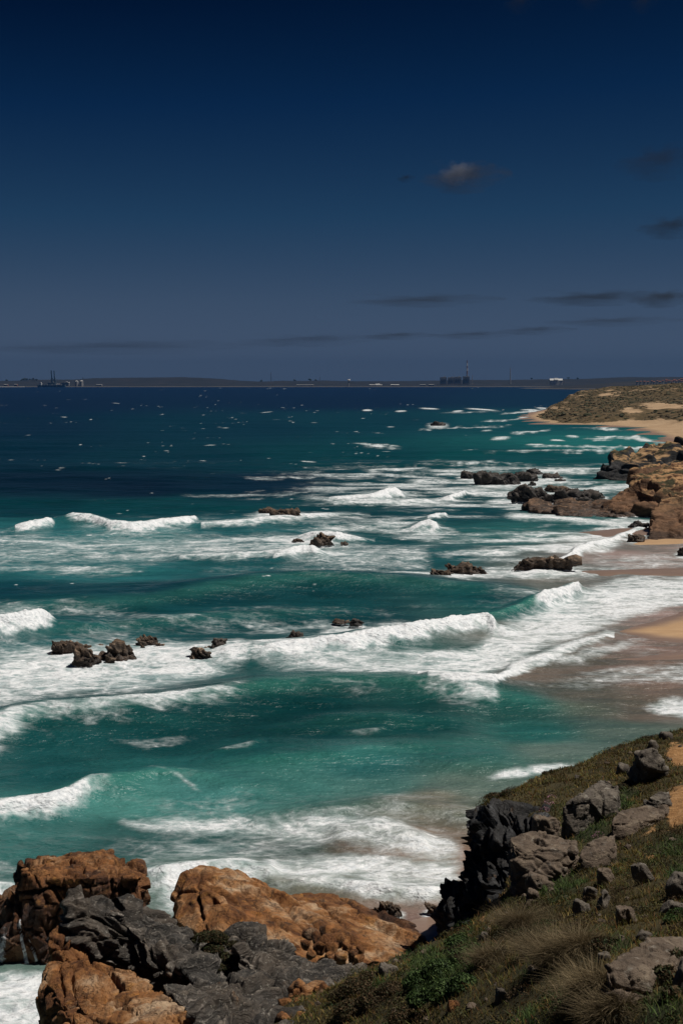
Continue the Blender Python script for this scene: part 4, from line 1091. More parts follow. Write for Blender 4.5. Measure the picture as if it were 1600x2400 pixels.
for k, ((fx_, fy_), pts, mt, rel, amp, lab) in enumerate(SLABS):
    Yb = ground_hit(fx_, fy_)[1]
    P3 = [at(a, b, Yb + c) for a, b, c in pts]
    zb = min(p[2] for p in P3) - .8
    bm = bmesh.new(); hull_into(bm, P3, zb)
    V, F = remeshed(bm, .045 if k != 4 else .035)
    N = normals_of(V, F)
    for j in range(3): N[:, j] = smooth_field(N[:, j], F, len(V), 2)
    V = V + N * rel(V, N, F, amp=amp, s=.55 if k != 4 else .5, seed=40 + k)[:, None]
    o = put('boulder', mesh_np('boulder', V - np.array(P3[0]), F, mt, True), label=lab, cat='boulder', group='boulders on the headland slope')
    o.location = P3[0]

# ------------------------------------------------------------------ vegetation
def veg_material(name, trans=.25):
    t = NT(name)
    c = t.attr('tint', 'Color')
    c = t.mix(t.math('MULTIPLY', t.noise(3, 3, .6), .5), c, t.mix(1, c, (.55, .55, .5), 'MULTIPLY'))
    t.done(c, .75, None, .25)
    tr = t.n.new('ShaderNodeBsdfTranslucent'); t.link(c, tr.inputs[0])
    mx = t.n.new('ShaderNodeMixShader'); mx.inputs[0].default_value = trans
    t.link(t.p.outputs[0], mx.inputs[1]); t.link(tr.outputs[0], mx.inputs[2]); t.link(mx.outputs[0], t.out.inputs[0])
    return t.m
M_VEG = veg_material('leaf_and_grass')

def blades(base, length, width, lean, col, az=None, segs=2, rg=None):
    """bent grass blades, one strip each, as one set of arrays"""
    rg = rg or rng; n = len(base)
    az = rg.uniform(0, 2 * math.pi, n) if az is None else az
    d = np.stack([np.cos(az), np.sin(az), np.zeros(n)], 1)
    wv = rg.uniform(0, 2 * math.pi, n)
    s = np.stack([np.cos(wv), np.sin(wv), np.zeros(n)], 1)
    V, idx = [], []
    for k in range(segs + 1):
        t = k / segs
        c = base + d * (lean * length * t ** 1.6)[:, None]
        c = c + np.array((0, 0, 1.0)) * (length * t * (1 - .35 * np.clip(lean, 0, 1.4) * t))[:, None]
        w = (width * (1 - .85 * t))[:, None]
        V += [c - s * w, c + s * w]
    V = np.stack(V, 1).reshape(-1, 3)
    o = (np.arange(n) * 2 * (segs + 1))[:, None]
    F = np.concatenate([o + np.array([[2 * k, 2 * k + 1, 2 * k + 3, 2 * k + 2]]) for k in range(segs)])
    C = np.repeat(np.concatenate([col, np.ones((n, 1))], 1), 2 * (segs + 1), 0)
    return V, F, C

def veg_object(name, parts, **tags):
    V = np.concatenate([p[0] for p in parts]); C = np.concatenate([p[2] for p in parts])
    off = np.cumsum([0] + [len(p[0]) for p in parts[:-1]])
    F = np.concatenate([p[1] + o for p, o in zip(parts, off)])
    return put(name, mesh_np(name, V, F, M_VEG, True, {'tint': ('FLOAT_COLOR', C)}), **tags)

def leaf_cloud(n, blobs, size, pal, rg, shade=.35):
    """many small leaves spread through the outer shell of several lobes"""
    w = np.array([b[3] * b[4] * b[5] for b in blobs]) ** (2 / 3); k = rg.choice(len(blobs), n, p=w / w.sum())
    bl = np.array(blobs)[k]
    d = rg.normal(size=(n, 3)); d /= np.linalg.norm(d, axis=1, keepdims=True); d[:, 2] = np.abs(d[:, 2]) * .9 - .1
    rr = rg.uniform(.72, 1.04, n) * (1 + .22 * fbm(*(d * 2.3 + k[:, None]).T, octaves=2))
    P = bl[:, :3] + d * bl[:, 3:6] * rr[:, None]
    a = rg.normal(size=(n, 3)) * .7 + d; a /= np.linalg.norm(a, axis=1, keepdims=True)
    t = np.cross(a, rg.normal(size=(n, 3))); t /= np.linalg.norm(t, axis=1, keepdims=True)
    b = np.cross(a, t); s = (size * rg.uniform(.6, 1.3, n))[:, None]
    V = np.stack([P - t * s, P - b * s * .5, P + t * s, P + b * s * .5], 1).reshape(-1, 3)
    F = np.arange(4 * n).reshape(n, 4)
    C = np.array(pal)[rg.integers(0, len(pal), n)] * rg.uniform(.6, 1.3, (n, 1))
    return V, F, np.repeat(np.concatenate([C, np.ones((n, 1))], 1), 4, 0)

# sample the ground evenly as seen from above, denser where it is near
def sample_ground(n, rg):
    y = rg.uniform(22, 94, n); x = rg.uniform(-2, 28, n)
    ok = (np.abs(x / y) < .29)
    x, y = x[ok], y[ok]
    i = ((y - HY0) / HS).astype(int); j = ((x - HX0) / HS).astype(int)
    ok = (_sd[i, j] > -.05) & (rg.random(len(x)) < np.clip(62 / y, .5, 2.2) / 2.2)
    x, y = x[ok], y[ok]
    return x, y, ground_z(x, y)
rg = np.random.default_rng(77)
x, y, z = sample_ground(430000, rg)
px = 800 + FPX * x / y; py = HOR - FPX * (z - EYE) / y
soil = patch(SOIL, px, py); grn = patch(GREEN, px, py); dry = patch(DRY, px, py)
thin = fbm(x / 1.7, y / 1.7, octaves=3)
i = ((y - HY0) / HS).astype(int); j = ((x - HX0) / HS).astype(int)
ok = (soil + .35 * thin + .2 * rg.normal(size=len(x)) < .55) & (thin + .25 * rg.normal(size=len(x)) > -.25)
x, y, z, px, py, grn, dry = (a[ok] for a in (x, y, z, px, py, grn, dry))
n1 = fbm(x / 2.4, y / 2.4 + 40, octaves=3); n2 = fbm(x / .8 + 20, y / .8, octaves=2)
kind = np.where(grn + .9 * n1 + .3 * n2 > .5, 1, np.where(dry + .8 * n2 + .3 * n1 > .52, 2, 0))
B = np.stack([x, y, z - .02], 1)
size = np.clip(y / 60, .6, 1.3)
# heath: short brown and olive sprigs, some red
m0 = kind == 0
c0 = np.array([(.060, .047, .020), (.085, .060, .028), (.045, .046, .016), (.075, .036, .018), (.10, .075, .036), (.050, .055, .018)])[rg.integers(0, 6, m0.sum())] * rg.uniform(.6, 1.3, (m0.sum(), 1))
c0 *= 2.1 * (1 + 1.3 * n1[m0])[:, None] * np.array((1.05, 1.0, .62))
h = blades(B[m0], rg.uniform(.10, .26, m0.sum()) * (1 + .4 * n2[m0]), rg.uniform(.014, .030, m0.sum()) * size[m0], rg.uniform(.2, 1.0, m0.sum()), c0, rg=rg)
veg_object('heath', [h], label='short brown and olive heath covering the headland slope', kind='stuff')
m1 = kind == 1
c1 = np.array([(.035, .060, .014), (.050, .075, .018), (.028, .048, .014), (.065, .085, .022)])[rg.integers(0, 4, m1.sum())] * 1.5 * rg.uniform(.6, 1.35, (m1.sum(), 1))
h = blades(B[m1], rg.uniform(.14, .34, m1.sum()), rg.uniform(.014, .032, m1.sum()) * size[m1], rg.uniform(.2, 1.1, m1.sum()), c1, rg=rg)
veg_object('green_grass', [h], label='patches of fresh green grass between the boulders', kind='stuff')
m2 = kind == 2
c2 = np.array([(.17, .125, .065), (.13, .095, .050), (.21, .16, .09), (.10, .080, .036)])[rg.integers(0, 4, m2.sum())] * rg.uniform(.6, 1.2, (m2.sum(), 1))
h = blades(B[m2], rg.uniform(.25, .6, m2.sum()), rg.uniform(.006, .013, m2.sum()), rg.uniform(.3, 1.1, m2.sum()), c2, az=rg.normal(-1.9, .8, m2.sum()), rg=rg)
veg_object('dry_grass', [h], label='pale dry grass bent over by the wind on the near slope', kind='stuff')

# low mounds of mixed scrub and loose stones break up the slope
rm = np.random.default_rng(501)
mx, my, mz = sample_ground(9000, rm)
keep_ = (patch(SOIL, 800 + FPX * mx / my, HOR - FPX * (mz - EYE) / my) < .4) & (fbm(mx / 3, my / 3, octaves=2) > -.12)
mx, my, mz = (a[keep_][:620] for a in (mx, my, mz))
pals = ([(.030, .050, .014), (.045, .070, .018), (.060, .085, .024)], [(.075, .048, .022), (.10, .060, .028), (.060, .040, .020)], [(.085, .080, .028), (.12, .105, .036), (.060, .060, .022)], [(.035, .032, .016), (.050, .042, .020)])
mparts = []
for k in range(4):
    sel = np.arange(len(mx)) % 4 == k
    rr = rm.uniform(.18, .62, sel.sum())
    blobs = [(a, b, c - .03, r * rm.uniform(.8, 1.3), r, r * rm.uniform(.4, .8)) for a, b, c, r in zip(mx[sel], my[sel], mz[sel], rr)]
    mparts.append(leaf_cloud(150 * len(blobs), blobs, .034, pals[k], rm))
veg_object('scrub_mounds', mparts, label='low mounds of green, rusty and olive scrub dotted over the slope', kind='stuff')
sx, sy, sz = sample_ground(4000, rm); sx, sy, sz = sx[:140], sy[:140], sz[:140]
V0, F0 = ico(2); q = rm.uniform(.05, .15, 140)
Vs = (V0[None] * (1 + rm.uniform(-.25, .25, (140, len(V0), 1))) * (q[:, None] * rm.uniform(.6, 1.4, (140, 3)))[:, None] + np.stack([sx, sy, sz + q * .2], 1)[:, None]).reshape(-1, 3)
Fs = (F0[None] + (np.arange(140) * len(V0))[:, None, None]).reshape(-1, 3)
put('loose_stones', mesh_np('loose_stones', Vs, Fs, M_BOULDER_B, False), label='small loose stones strewn through the scrub', kind='stuff')

# long haired tussocks
TUSS = [(1208,2175,1.08,2600,'wide brown dry tussock below the small ridged stone'),
        (1142,2262,0.94,2200,'drooping dry tussock hanging over the dark hollow beside the green shrub'),
        (1300,2262,1.15,2600,'grey brown tussock in the middle of the dry grass'),
        (1352,2240,1.08,2200,'bright blond tussock with a parted crest'),
        (1392,2330,1.01,2400,'straw coloured tussock left of the huge pitted boulder'),
        (1250,2230,0.86,1800,'short brown tussock between the green patch and the grey brown one'),
        (1430,2392,0.94,2000,'curled brown tussock at the bottom edge under the huge boulder')]
for k, (tx, ty, L, n, lab) in enumerate(TUSS):
    r2 = np.random.default_rng(900 + k)
    X_, Y_, Z_ = ground_hit(tx, ty)
    rad = L * .33
    a = r2.uniform(0, 2 * math.pi, n); q = rad * np.sqrt(r2.random(n))
    bx, by = X_ + q * np.cos(a), Y_ + q * np.sin(a)
    bb = np.stack([bx, by, ground_z(bx, by) - .03], 1)
    pal = np.array([(.19, .14, .075), (.14, .10, .052), (.25, .19, .11), (.10, .075, .036)])
    if k in (3, 4): pal = pal * 1.25
    cc = pal[r2.integers(0, 4, n)] * r2.uniform(.6, 1.15, (n, 1))
    h = blades(bb, L * r2.uniform(.45, 1.0, n), r2.uniform(.005, .010, n), r2.uniform(.5, 1.3, n), cc, az=np.where(r2.random(n) < .75, r2.normal(-2.0, .55, n), a), segs=4, rg=r2)
    veg_object('grass_tussock', [h], label=lab, cat='grass tussock', group='dry tussocks on the near slope')

def shrub(name, spots, n, leaf, pal, seed, lift=.0, **tags):
    r2 = np.random.default_rng(seed)
    blobs = []
    for sx, sy, rx, rz in spots:
        X_, Y_, Z_ = ground_hit(sx, sy)
        k = Y_ / FPX
        blobs.append((X_, Y_ + .3 * rx * k, Z_ + lift, rx * k, rx * k * .9, rz * k))
    return veg_object(name, [leaf_cloud(n, blobs, leaf, pal, r2)], **tags)
GPAL = [(.040, .074, .018), (.056, .096, .024), (.075, .115, .032), (.030, .052, .016)]
shrub('green_shrub', [(1035,2290,50,44),(985,2315,44,40),(1085,2265,40,44),(1040,2340,54,40),(1085,2320,40,40),(990,2350,40,34),(1110,2235,30,24),(1075,2215,34,20)], 17000, .055, GPAL, 5,
      label='dense fresh green shrub at bottom centre above the shaded hollow', cat='shrub')
BPAL = [(.060, .045, .021), (.085, .052, .024), (.050, .052, .020), (.11, .072, .036)]
shrub('brown_scrub', [(840,2330,50,36),(880,2360,50,40),(830,2380,50,36),(920,2330,36,28),(800,2345,34,26),(870,2300,34,20),(950,2400,44,34)], 14000, .045, BPAL, 6,
      label='dark brown low scrub between the orange rubble and the green shrub', cat='shrub')
from mathutils.bvhtree import BVHTree
_rv = np.empty(len(RIDGE.vertices) * 3, np.float32); RIDGE.vertices.foreach_get('co', _rv)
_rt = BVHTree.FromPolygons([tuple(v) for v in _rv.reshape(-1, 3).tolist()], [tuple(p.vertices) for p in RIDGE.polygons])
_bl = []
for sx, sy, rx, rz in [(455,2205,22,16),(480,2200,26,20),(505,2198,26,20),(530,2205,24,18),(545,2215,18,16),(500,2225,26,18),(525,2245,20,18),(470,2225,20,12),(515,2272,14,16)]:
    h_ = _rt.ray_cast(Vector((0, 0, EYE)), Vector(at(sx, sy, 60)) - Vector((0, 0, EYE)))[0] or Vector(at(sx, sy, 60))
    k = h_.y / FPX
    _bl.append((h_.x, h_.y + .15, h_.z - .05, rx * k, rx * k * .8, rz * k))
veg_object('crevice_shrub', [leaf_cloud(9000, _bl, .045, [(.045, .055, .018), (.065, .055, .022), (.04, .042, .017), (.085, .055, .026)], np.random.default_rng(7))],
           label='olive shrub growing in a cleft of the schist ridge', cat='shrub')
for lab, sp, n, sd in (('round dark shrub on the skyline of the headland', [(1386,1776,10,9),(1378,1780,8,8)], 900, 8),
                   ('small shrub on the skyline near the right edge', [(1512,1735,14,10),(1530,1732,12,9)], 900, 9),
                   ('little dark shrub on the skyline left of the round one', [(1280,1816,12,9),(1292,1812,9,8)], 800, 10),
                   ('reddish shrub beside the big tilted block', [(1460,1850,18,16),(1470,1842,14,12)], 1200, 11),
                   ('dark green shrub in the shade near the lower right edge', [(1590,2150,26,22),(1575,2160,20,16)], 1800, 12),
                   ('dark low shrub left of the long blond tussock', [(1420,2225,40,24),(1395,2215,26,20)], 2600, 13),
                   ('dark leafy shrub right of the huge boulder', [(1560,2300,34,40),(1590,2260,30,36),(1580,2340,30,30)], 3200, 14),
                   ('olive cushion shrub at the brink of the black cliff', [(1160,1872,26,14),(1190,1864,20,12)], 1500, 15)):
    shrub('shrub', sp, n, .05, BPAL + [(.03, .045, .014)] if sd != 12 else GPAL, sd, label=lab, cat='shrub', group='small shrubs on the headland')
# pink sea thrift
for lab, sp, n, sd in (('cluster of pink flowers in the heath left of the big tilted block', [(1284,1888,16,12),(1276,1902,14,10),(1292,1872,12,8)], 260, 31),
                       ('small pink flower cluster above the rounded boulder', [(1408,1958,20,6),(1396,1964,12,5)], 120, 32)):
    shrub('flower_patch', sp, n, .035, [(.46, .24, .30), (.55, .36, .40), (.40, .20, .26)], sd, lift=.04, label=lab, kind='stuff')

# ================================================================== beach
def sand_material(name='wet_sand'):
    t = NT(name)
    wet = t.attr('wet')
    n = t.noise(.5, 6, .6, t.mapping((.6, 1.6, 1)))
    dry = t.ramp(n, [(.3, (.34, .205, .105)), (.7, (.42, .27, .145))])
    wc = t.ramp(n, [(.3, (.20, .135, .10)), (.7, (.25, .17, .13))])
    c = t.mix(wet, dry, wc)
    return t.done(c, t.math('SUBTRACT', .8, t.math('MULTIPLY', wet, .5)), t.bump(t.noise(2.5, 5, .6), .15, .05), .4)
M_SAND = sand_material()

def sheet(polys, step, slope, label, name='beach', top=.5, wetz=.35):
    """a sand bank that rises out of the water inside outlines given on the sea plane"""
    pts = [[(sea_y(y) * (x - 800) / FPX, sea_y(y)) for x, y in p] for p in polys]
    al = np.array([q for p in pts for q in p]); lo, hi = al.min(0) - 6, al.max(0) + 6
    gx, gy = np.meshgrid(np.arange(lo[0], hi[0], step), np.arange(lo[1], hi[1], step))
    sd = np.max([poly_sd(p, gx, gy) for p in pts], 0) + 1.2 * step * fbm(gx / (step * 7), gy / (step * 7), octaves=3)
    z = np.where(sd > 0, np.minimum(sd * slope, top), np.maximum(sd * .12, -1.2)) + .012 * fbm(gx / 2, gy / 2, octaves=2)
    F = grid_faces(*gx.shape); F = F[(sd.ravel()[F] > -4).any(1)]
    me = mesh_np(name, np.stack([gx, gy, z + .02], -1).reshape(-1, 3), F, M_SAND, True, {'wet': ('FLOAT', sstep(wetz, wetz * .2, z))})
    return put(name, me, label=label, kind='structure')
sheet([[(1398,1481),(1440,1472),(1500,1462),(1560,1446),(1620,1430),(1800,1400),(1800,1512),(1600,1508),(1560,1504),(1520,1500),(1480,1494)],
       [(1440,1546),(1500,1540),(1560,1532),(1640,1524),(1800,1515),(1800,1546),(1600,1546),(1520,1548)]], .4, .035, 'wet and dry sand bars at the right edge', wetz=.16)
sheet([[(1395,1337),(1480,1334),(1600,1332),(1800,1330),(1800,1348),(1600,1347),(1500,1344),(1430,1341)]], .5, .03, 'thin strip of wet sand at the right edge')
sheet([[(1440,1277),(1480,1270),(1505,1264),(1560,1262),(1700,1262),(1700,1284),(1600,1284),(1540,1285),(1480,1284)]], .5, .06, 'sand at the foot of the brown cliff', wetz=.14)
sheet([[(1385,1246),(1460,1238),(1520,1236),(1520,1248),(1440,1254)]], .5, .03, 'wet sand left of the brown cliff')
sheet([[(962,2172),(985,2160),(1040,2152),(1100,2150),(1100,2300),(900,2300),(940,2222),(930,2190)]], .16, .10, 'small patch of wet sand in the cove', top=.5, wetz=.9)

# ================================================================== rocks in the surf
def sea_rock(x0, x1, yt, yb, lab, seed, mat=M_SEAROCK, depth=.8, sub=4, group='rocks awash in the surf', spray=None, planes=12, rough=1.0, skew=(0, 0), name='sea_rock', flat=.3):
    Y_ = sea_y(yb); k = Y_ / FPX
    w = (x1 - x0) * k; h = (yb - yt) * k * 1.06; d = max(w * depth, h * .9)
    me = boulder_mesh(name, (w * 1.02, d, h), seed, mat, sub, planes, relief=relief_schist, flat=flat, rough=rough, skew=skew, dip=(.75, .35, .45), fold=.8)
    V = np.empty(len(me.vertices) * 3, np.float32); me.vertices.foreach_get('co', V); V = V.reshape(-1, 3)
    wet = sstep(h * 1.1, h * .2, V[:, 2])
    sp = .75 * sstep(.24 * h, .0, V[:, 2]) + (spray or 0) * np.clip(.5 + 1.3 * fbm(*(V / (w * .3) + seed).T, octaves=3), 0, 1)
    set_attrs(me, {'wet': ('FLOAT', wet), 'spray': ('FLOAT', sp)})
    o = put(name, me, label=lab, cat='rock', group=group)
    o.location = ((x0 + x1) / 2 / FPX * Y_ - 800 / FPX * Y_, Y_ + d * .3, -.05 * h)
    return o
for x0, x1, yt, yb, lab, sd, mt, dp, spv in SEA_ROCKS:
    sea_rock(x0, x1, yt, yb, lab, 300 + sd, M_SEAROCK if mt == 'brown' else M_BLACKROCK, dp, 5 if x1 - x0 > 50 or yb > 2000 else 4, spray=spv, rough=1.15, planes=10 + sd % 5)

# ------------------------------------------------------------------ cliffs along the middle of the coast
def mat_coast_cliff(name, top_z0, top_z1, rock, sand=(.36, .22, .11), veg=(.050, .043, .018)):
    t = NT(name)
    p = t.geo.outputs['Position']
    w = t.vadd(p, t.noise(.12, 4, .6, color=True), 6)
    lay = t.noise(.32, 8, .66, t.mapping((.5, .5, 3.4), (.15, .2, 0), w))
    c = t.ramp(lay, [(.32, tuple(v * .45 for v in rock)), (.5, rock), (.66, tuple(v * 1.7 for v in rock))])
    sep = t.n.new('ShaderNodeSeparateXYZ'); t.link(t.geo.outputs['Normal'], sep.inputs[0])
    sp = t.n.new('ShaderNodeSeparateXYZ'); t.link(p, sp.inputs[0])
    flat = t.step(t.math('ADD', sep.outputs[2], t.math('MULTIPLY', t.math('SUBTRACT', t.noise(.4, 5, .6), .5), .5)), .60, .80)
    high = t.step(t.math('ADD', sp.outputs[2], t.math('MULTIPLY', t.noise(.15, 3, .5), 3)), top_z0, top_z1)
    v = t.step(t.noise(.20, 7, .65), .46, .56)
    topc = t.mix(v, sand, t.mix(t.noise(1.2, 4, .6), veg, tuple(q * .5 for q in veg)))
    c = t.mix(t.math('MULTIPLY', flat, high), c, topc)
    wet = t.step(t.math('ADD', sp.outputs[2], t.math('MULTIPLY', t.noise(.3, 4, .5), 1.5)), 2.4, 1.0)
    c = t.mix(t.math('MULTIPLY', wet, .6), c, (.03, .025, .022))
    return t.done(c, .88, t.bump(t.math('ADD', lay, t.math('MULTIPLY', t.noise(1.2, 7, .7), .7)), 1.0, .8), .3)
m = big_rock('dark_headland', [
    [(1396,1122,441),(1402,1106,444),(1428,1092,448),(1470,1128,436),(1500,1100,446),(1440,1100,470)],
    [(1424,1092,446),(1436,1075,455),(1480,1128,437),(1620,1130,434),(1620,1085,444),(1500,1090,440),(1440,1074,475),(1620,1074,475)],
    [(1436,1074,458),(1505,1061,478),(1600,1037,492),(1760,1005,500),(1760,1090,440),(1600,1085,442),(1480,1092,446),(1440,1080,480),(1600,1060,540),(1760,1040,540)]],
    .42, relief_schist, mat_coast_cliff('dark_headland_rock', 5.5, 7.5, (.030, .029, .029)), amp=.8, s=4.2, dip=(.1, .1, 1), seed=4, fold=.25)
put('dark_headland', m, label='black layered headland with sandy scrub on top at the right', cat='cliff')
m = big_rock('brown_cliff', [
    [(1478,1104,344),(1490,1098,350),(1474,1138,336),(1500,1152,328),(1560,1170,318),(1600,1185,312),(1760,1190,312),(1760,1062,360),(1600,1082,356),(1530,1090,352)],
    [(1426,1170,330),(1476,1142,336),(1545,1156,330),(1560,1200,316),(1440,1200,322),(1410,1186,330)],
    [(1526,1198,290),(1520,1225,284),(1514,1264,274),(1560,1284,266),(1640,1282,266),(1640,1160,305),(1548,1162,306),(1760,1270,270),(1760,1150,310)],
    [(1540,1170,308),(1600,1150,316),(1700,1120,330),(1700,1250,280),(1590,1190,296)]],
    .30, relief_massive, mat_coast_cliff('brown_cliff_rock', 4.5, 8.5, (.145, .078, .042), sand=(.38, .215, .10), veg=(.055, .050, .020)), amp=.85, s=4.0, seed=6)
put('brown_cliff', m, label='brown orange cliff with patches of scrub at the right edge', cat='cliff')
m = big_rock('brown_ledge', [
    [(1228,1186,334),(1236,1177,340),(1300,1177,342),(1420,1180,340),(1520,1176,336),(1530,1205,322),(1420,1212,318),(1310,1208,320),(1240,1194,328)],
    [(1300,1192,326),(1500,1186,326),(1520,1206,318),(1400,1212,316),(1310,1208,318)]],
    .22, relief_schist, mat_schist('brown_ledge_rock', (1.75, 1.05, .62), .12), amp=.7, s=2.2, dip=(.05, .3, .9), seed=9, fold=.4,
    attrs={'wet': lambda V: sstep(2.4, .3, V[:, 2]) * .9, 'spray': lambda V: .8 * sstep(.45, .0, V[:, 2])})
put('brown_ledge', m, label='long flat brown rock ledge reaching from the brown cliff into the surf', cat='rock')

# ================================================================== dunes
_dc = [at(*p) for p in [(1330,943,1500),(1400,925,1600),(1470,908,1720),(1550,904,1750),(1620,901,1760),(1750,898,1760),(1300,972,1180),(1340,960,1260),(1400,960,1200),(1400,985,1010),(1450,950,1230),
      (1460,985,985),(1520,985,945),(1530,955,1120),(1560,940,1250),(1600,1000,860),(1600,965,1010),(1610,930,1300),(1680,1000,840),(1680,950,1050),(1500,925,1420),(1750,960,1000),
      (1420,940,1400),(1265,980,1200),(1290,964,1400)]]
_dshore = [(1238,986),(1262,993),(1330,996),(1400,998),(1450,1001),(1490,1008),(1520,1019),(1560,1034),(1620,1048),(1760,1062)]
_dback = [(1780,942),(1600,940),(1330,948),(1290,957),(1245,966),(1222,974),(1226,981)]
_dpoly = [(sea_y(y) * (x - 800) / FPX, sea_y(y)) for x, y in _dshore] + [(430, 640), (620, 640), (620, 1950)] + [(sea_y(y) * (x - 800) / FPX, sea_y(y)) for x, y in _dback if y > 945]
gx, gy = np.meshgrid(np.arange(120, 600, 2.4), np.arange(650, 1960, 2.6))
sd = poly_sd(_dpoly, gx, gy) + 4 * fbm(gx / 40, gy / 40, octaves=3)
dh = tps(_dc, gx, gy)
dh = np.clip(dh, 1.2, 40) + 4.2 * fbm(gx / 70, gy / 90, octaves=4) + 1.3 * fbm(gx / 16, gy / 22, octaves=3)
z = np.where(sd < 0, np.maximum(sd * .05, -2.5), 0)
beach_w = 13 + 26 * sstep(1400, 1530, 800 + FPX * gx / gy) + 7 * fbm(gx / 60, gy / 60, octaves=2)
rise = sstep(beach_w * .75, beach_w * 2.1, sd)
z = z + np.clip(sd, 0, 60) * .035 * (sd > 0) + np.maximum(dh - 1.2, .4) * rise
dpx = 800 + FPX * gx / gy; dpy = HOR - FPX * (z - EYE) / gy
DGREEN = [(1330,975,55,12,1.3),(1390,972,50,12,1.3),(1280,982,22,7,1.2),(1440,968,14,5,.9),(1445,982,26,8,1.2),(1510,985,30,10,1.3),(1560,970,18,20,.8),(1300,960,40,12,.7),(1400,950,60,8,.9),(1590,990,20,16,.9),
          (1450,935,80,8,.8),(1560,925,80,9,.7),(1370,940,34,6,.7),(1590,942,30,6,.9)]
DBARE = [(1300,957,26,7,1.2),(1410,968,26,6,1.0),(1470,990,40,10,1.0),(1550,952,40,6,1.3),(1420,925,20,3,1.0),(1560,1000,50,14,1.2),(1480,965,26,8,.9),(1395,955,20,4,.7),(1455,940,30,1.6,1.0),(1540,985,16,10,.6)]
vg = patch(DGREEN, dpx, dpy) - patch(DBARE, dpx, dpy) + 1.1 * fbm(gx / 22, gy / 30, octaves=4) + .50
vg = vg * sstep(.15, .6, rise)
def dune_material():
    t = NT('dune_sand_and_scrub')
    v = t.attr('veg'); wet = t.attr('wet')
    k = t.step(t.math('ADD', v, t.math('MULTIPLY', t.math('SUBTRACT', t.noise(.11, 6, .65), .5), 1.5)), .12, .36)
    sand = t.ramp(t.noise(.05, 5, .6), [(.3, (.34, .225, .13)), (.7, (.43, .30, .185))])
    sand = t.mix(wet, sand, (.20, .13, .10))
    g = t.ramp(t.noise(.14, 6, .65), [(.3, (.038, .031, .015)), (.5, (.082, .058, .028)), (.7, (.20, .135, .072))])
    return t.done(t.mix(k, sand, g), .95, t.bump(t.noise(.35, 6, .7), .8, 1.5), .2)
F = grid_faces(*gx.shape); F = F[(sd.ravel()[F] > -20).any(1)]
me = mesh_np('dunes', np.stack([gx, gy, z], -1).reshape(-1, 3), F, dune_material(), True, {'veg': ('FLOAT', vg), 'wet': ('FLOAT', sstep(14, 3, sd))})
put('dunes', me, label='pale sand dunes and beach with dark scrub in the right distance', kind='structure')
# scrub cushions on the dunes
r3 = np.random.default_rng(41)
DV, DF = ico(2); n = 5200
ok = np.flatnonzero((vg > .22).ravel() & (np.abs(gx / gy).ravel() < .30)); pk = ok[r3.integers(0, len(ok), n)]
c = np.stack([gx.ravel()[pk] + r3.uniform(-1.2, 1.2, n), gy.ravel()[pk] + r3.uniform(-1.3, 1.3, n), z.ravel()[pk]], 1)
s = r3.uniform(.5, 1.7, n) * np.clip(.6 + vg.ravel()[pk] * .5, .6, 1.5)
sc = np.stack([s * r3.uniform(.8, 1.5, n), s * r3.uniform(.8, 1.5, n), s * r3.uniform(.35, .75, n)], 1)
jit = 1 + r3.uniform(-.28, .28, (n, len(DV)))
V = (DV[None] * jit[..., None] * sc[:, None] + c[:, None]).reshape(-1, 3)
F = (DF[None] + (np.arange(n) * len(DV))[:, None, None]).reshape(-1, 3)
pal = np.array([(.046, .042, .018), (.070, .052, .024), (.11, .078, .040), (.040, .042, .017)])[r3.integers(0, 4, n)] * r3.uniform(.7, 1.3, (n, 1))
me = mesh_np('dune_scrub', V, F, veg_material('dune_scrub_leaf', .0), False, {'tint': ('FLOAT_COLOR', np.repeat(np.concatenate([pal, np.ones((n, 1))], 1), len(DV), 0))})
put('dune_scrub', me, label='dark scrub cushions dotted over the dunes', kind='stuff')

# ================================================================== far shore
prof = [(-900,893),(-300,893),(0,893),(45,892),(90,890),(140,889.5),(180,890),(230,886.5),(300,886),(360,885),(420,884.5),(460,885.5),(520,888.5),(560,892),(600,894.5),(660,892.5),(700,893.5),(760,892),(800,893.5),(900,894),(1000,892.5),
        (1060,892),(1100,890.5),(1200,891),(1280,889),(1340,888.5),(1400,887.5),(1460,884.5),(1500,884.2),(1600,884.5),(1900,884),(2500,886)]
px_ = np.array([p[0] for p in prof]); py_ = np.array([p[1] for p in prof])
fx, fy = np.meshgrid(np.linspace(-4200, 4200, 620), np.concatenate([np.linspace(11080, 11500, 12), np.linspace(11600, 14800, 34)]))
fpx = 800 + FPX * fx / fy
ridge = EYE + (HOR - np.interp(800 + FPX * fx / 12800, px_, py_)) / FPX * 12800 + 3.5 * fbm(fx / 60, fy / 200, octaves=3) + 5 * fbm(fx / 260, fy / 400, octaves=2)
sh = 11130 + 60 * fbm(fx / 500, fx * 0 + 3, octaves=3)
tt = sstep(0, 1, (fy - sh) / 1600)
fz = np.where(fy < sh, -2, 3 + (ridge - 3) * tt * sstep(14700, 13200, fy) + 14 * tt * fbm(fx / 160, fy / 160, octaves=3) * sstep(12900, 12000, fy))
def far_material(name, sand):
    t = NT(name)
    sp = t.n.new('ShaderNodeSeparateXYZ'); t.link(t.geo.outputs['Position'], sp.inputs[0])
    c = t.ramp(t.noise(.0045, 7, .68), [(.3, (.002, .004, .008)), (.46, (.004, .007, .010)), (.58, (.010, .010, .013)), (.72, (.030, .026, .026))])
    c = t.mix(t.step(t.math('ADD', sp.outputs[2], t.math('MULTIPLY', t.noise(.004, 4, .6), 6)), 8.5, 6.0), c, sand)
    return t.done(c, .95)
F = grid_faces(*fx.shape)
me = mesh_np('far_shore', np.stack([fx, fy, fz], -1).reshape(-1, 3), F, far_material('far_shore_land', (.09, .075, .06)), True)
put('far_shore', me, label='low dark hills of the far shore along the horizon', kind='structure')
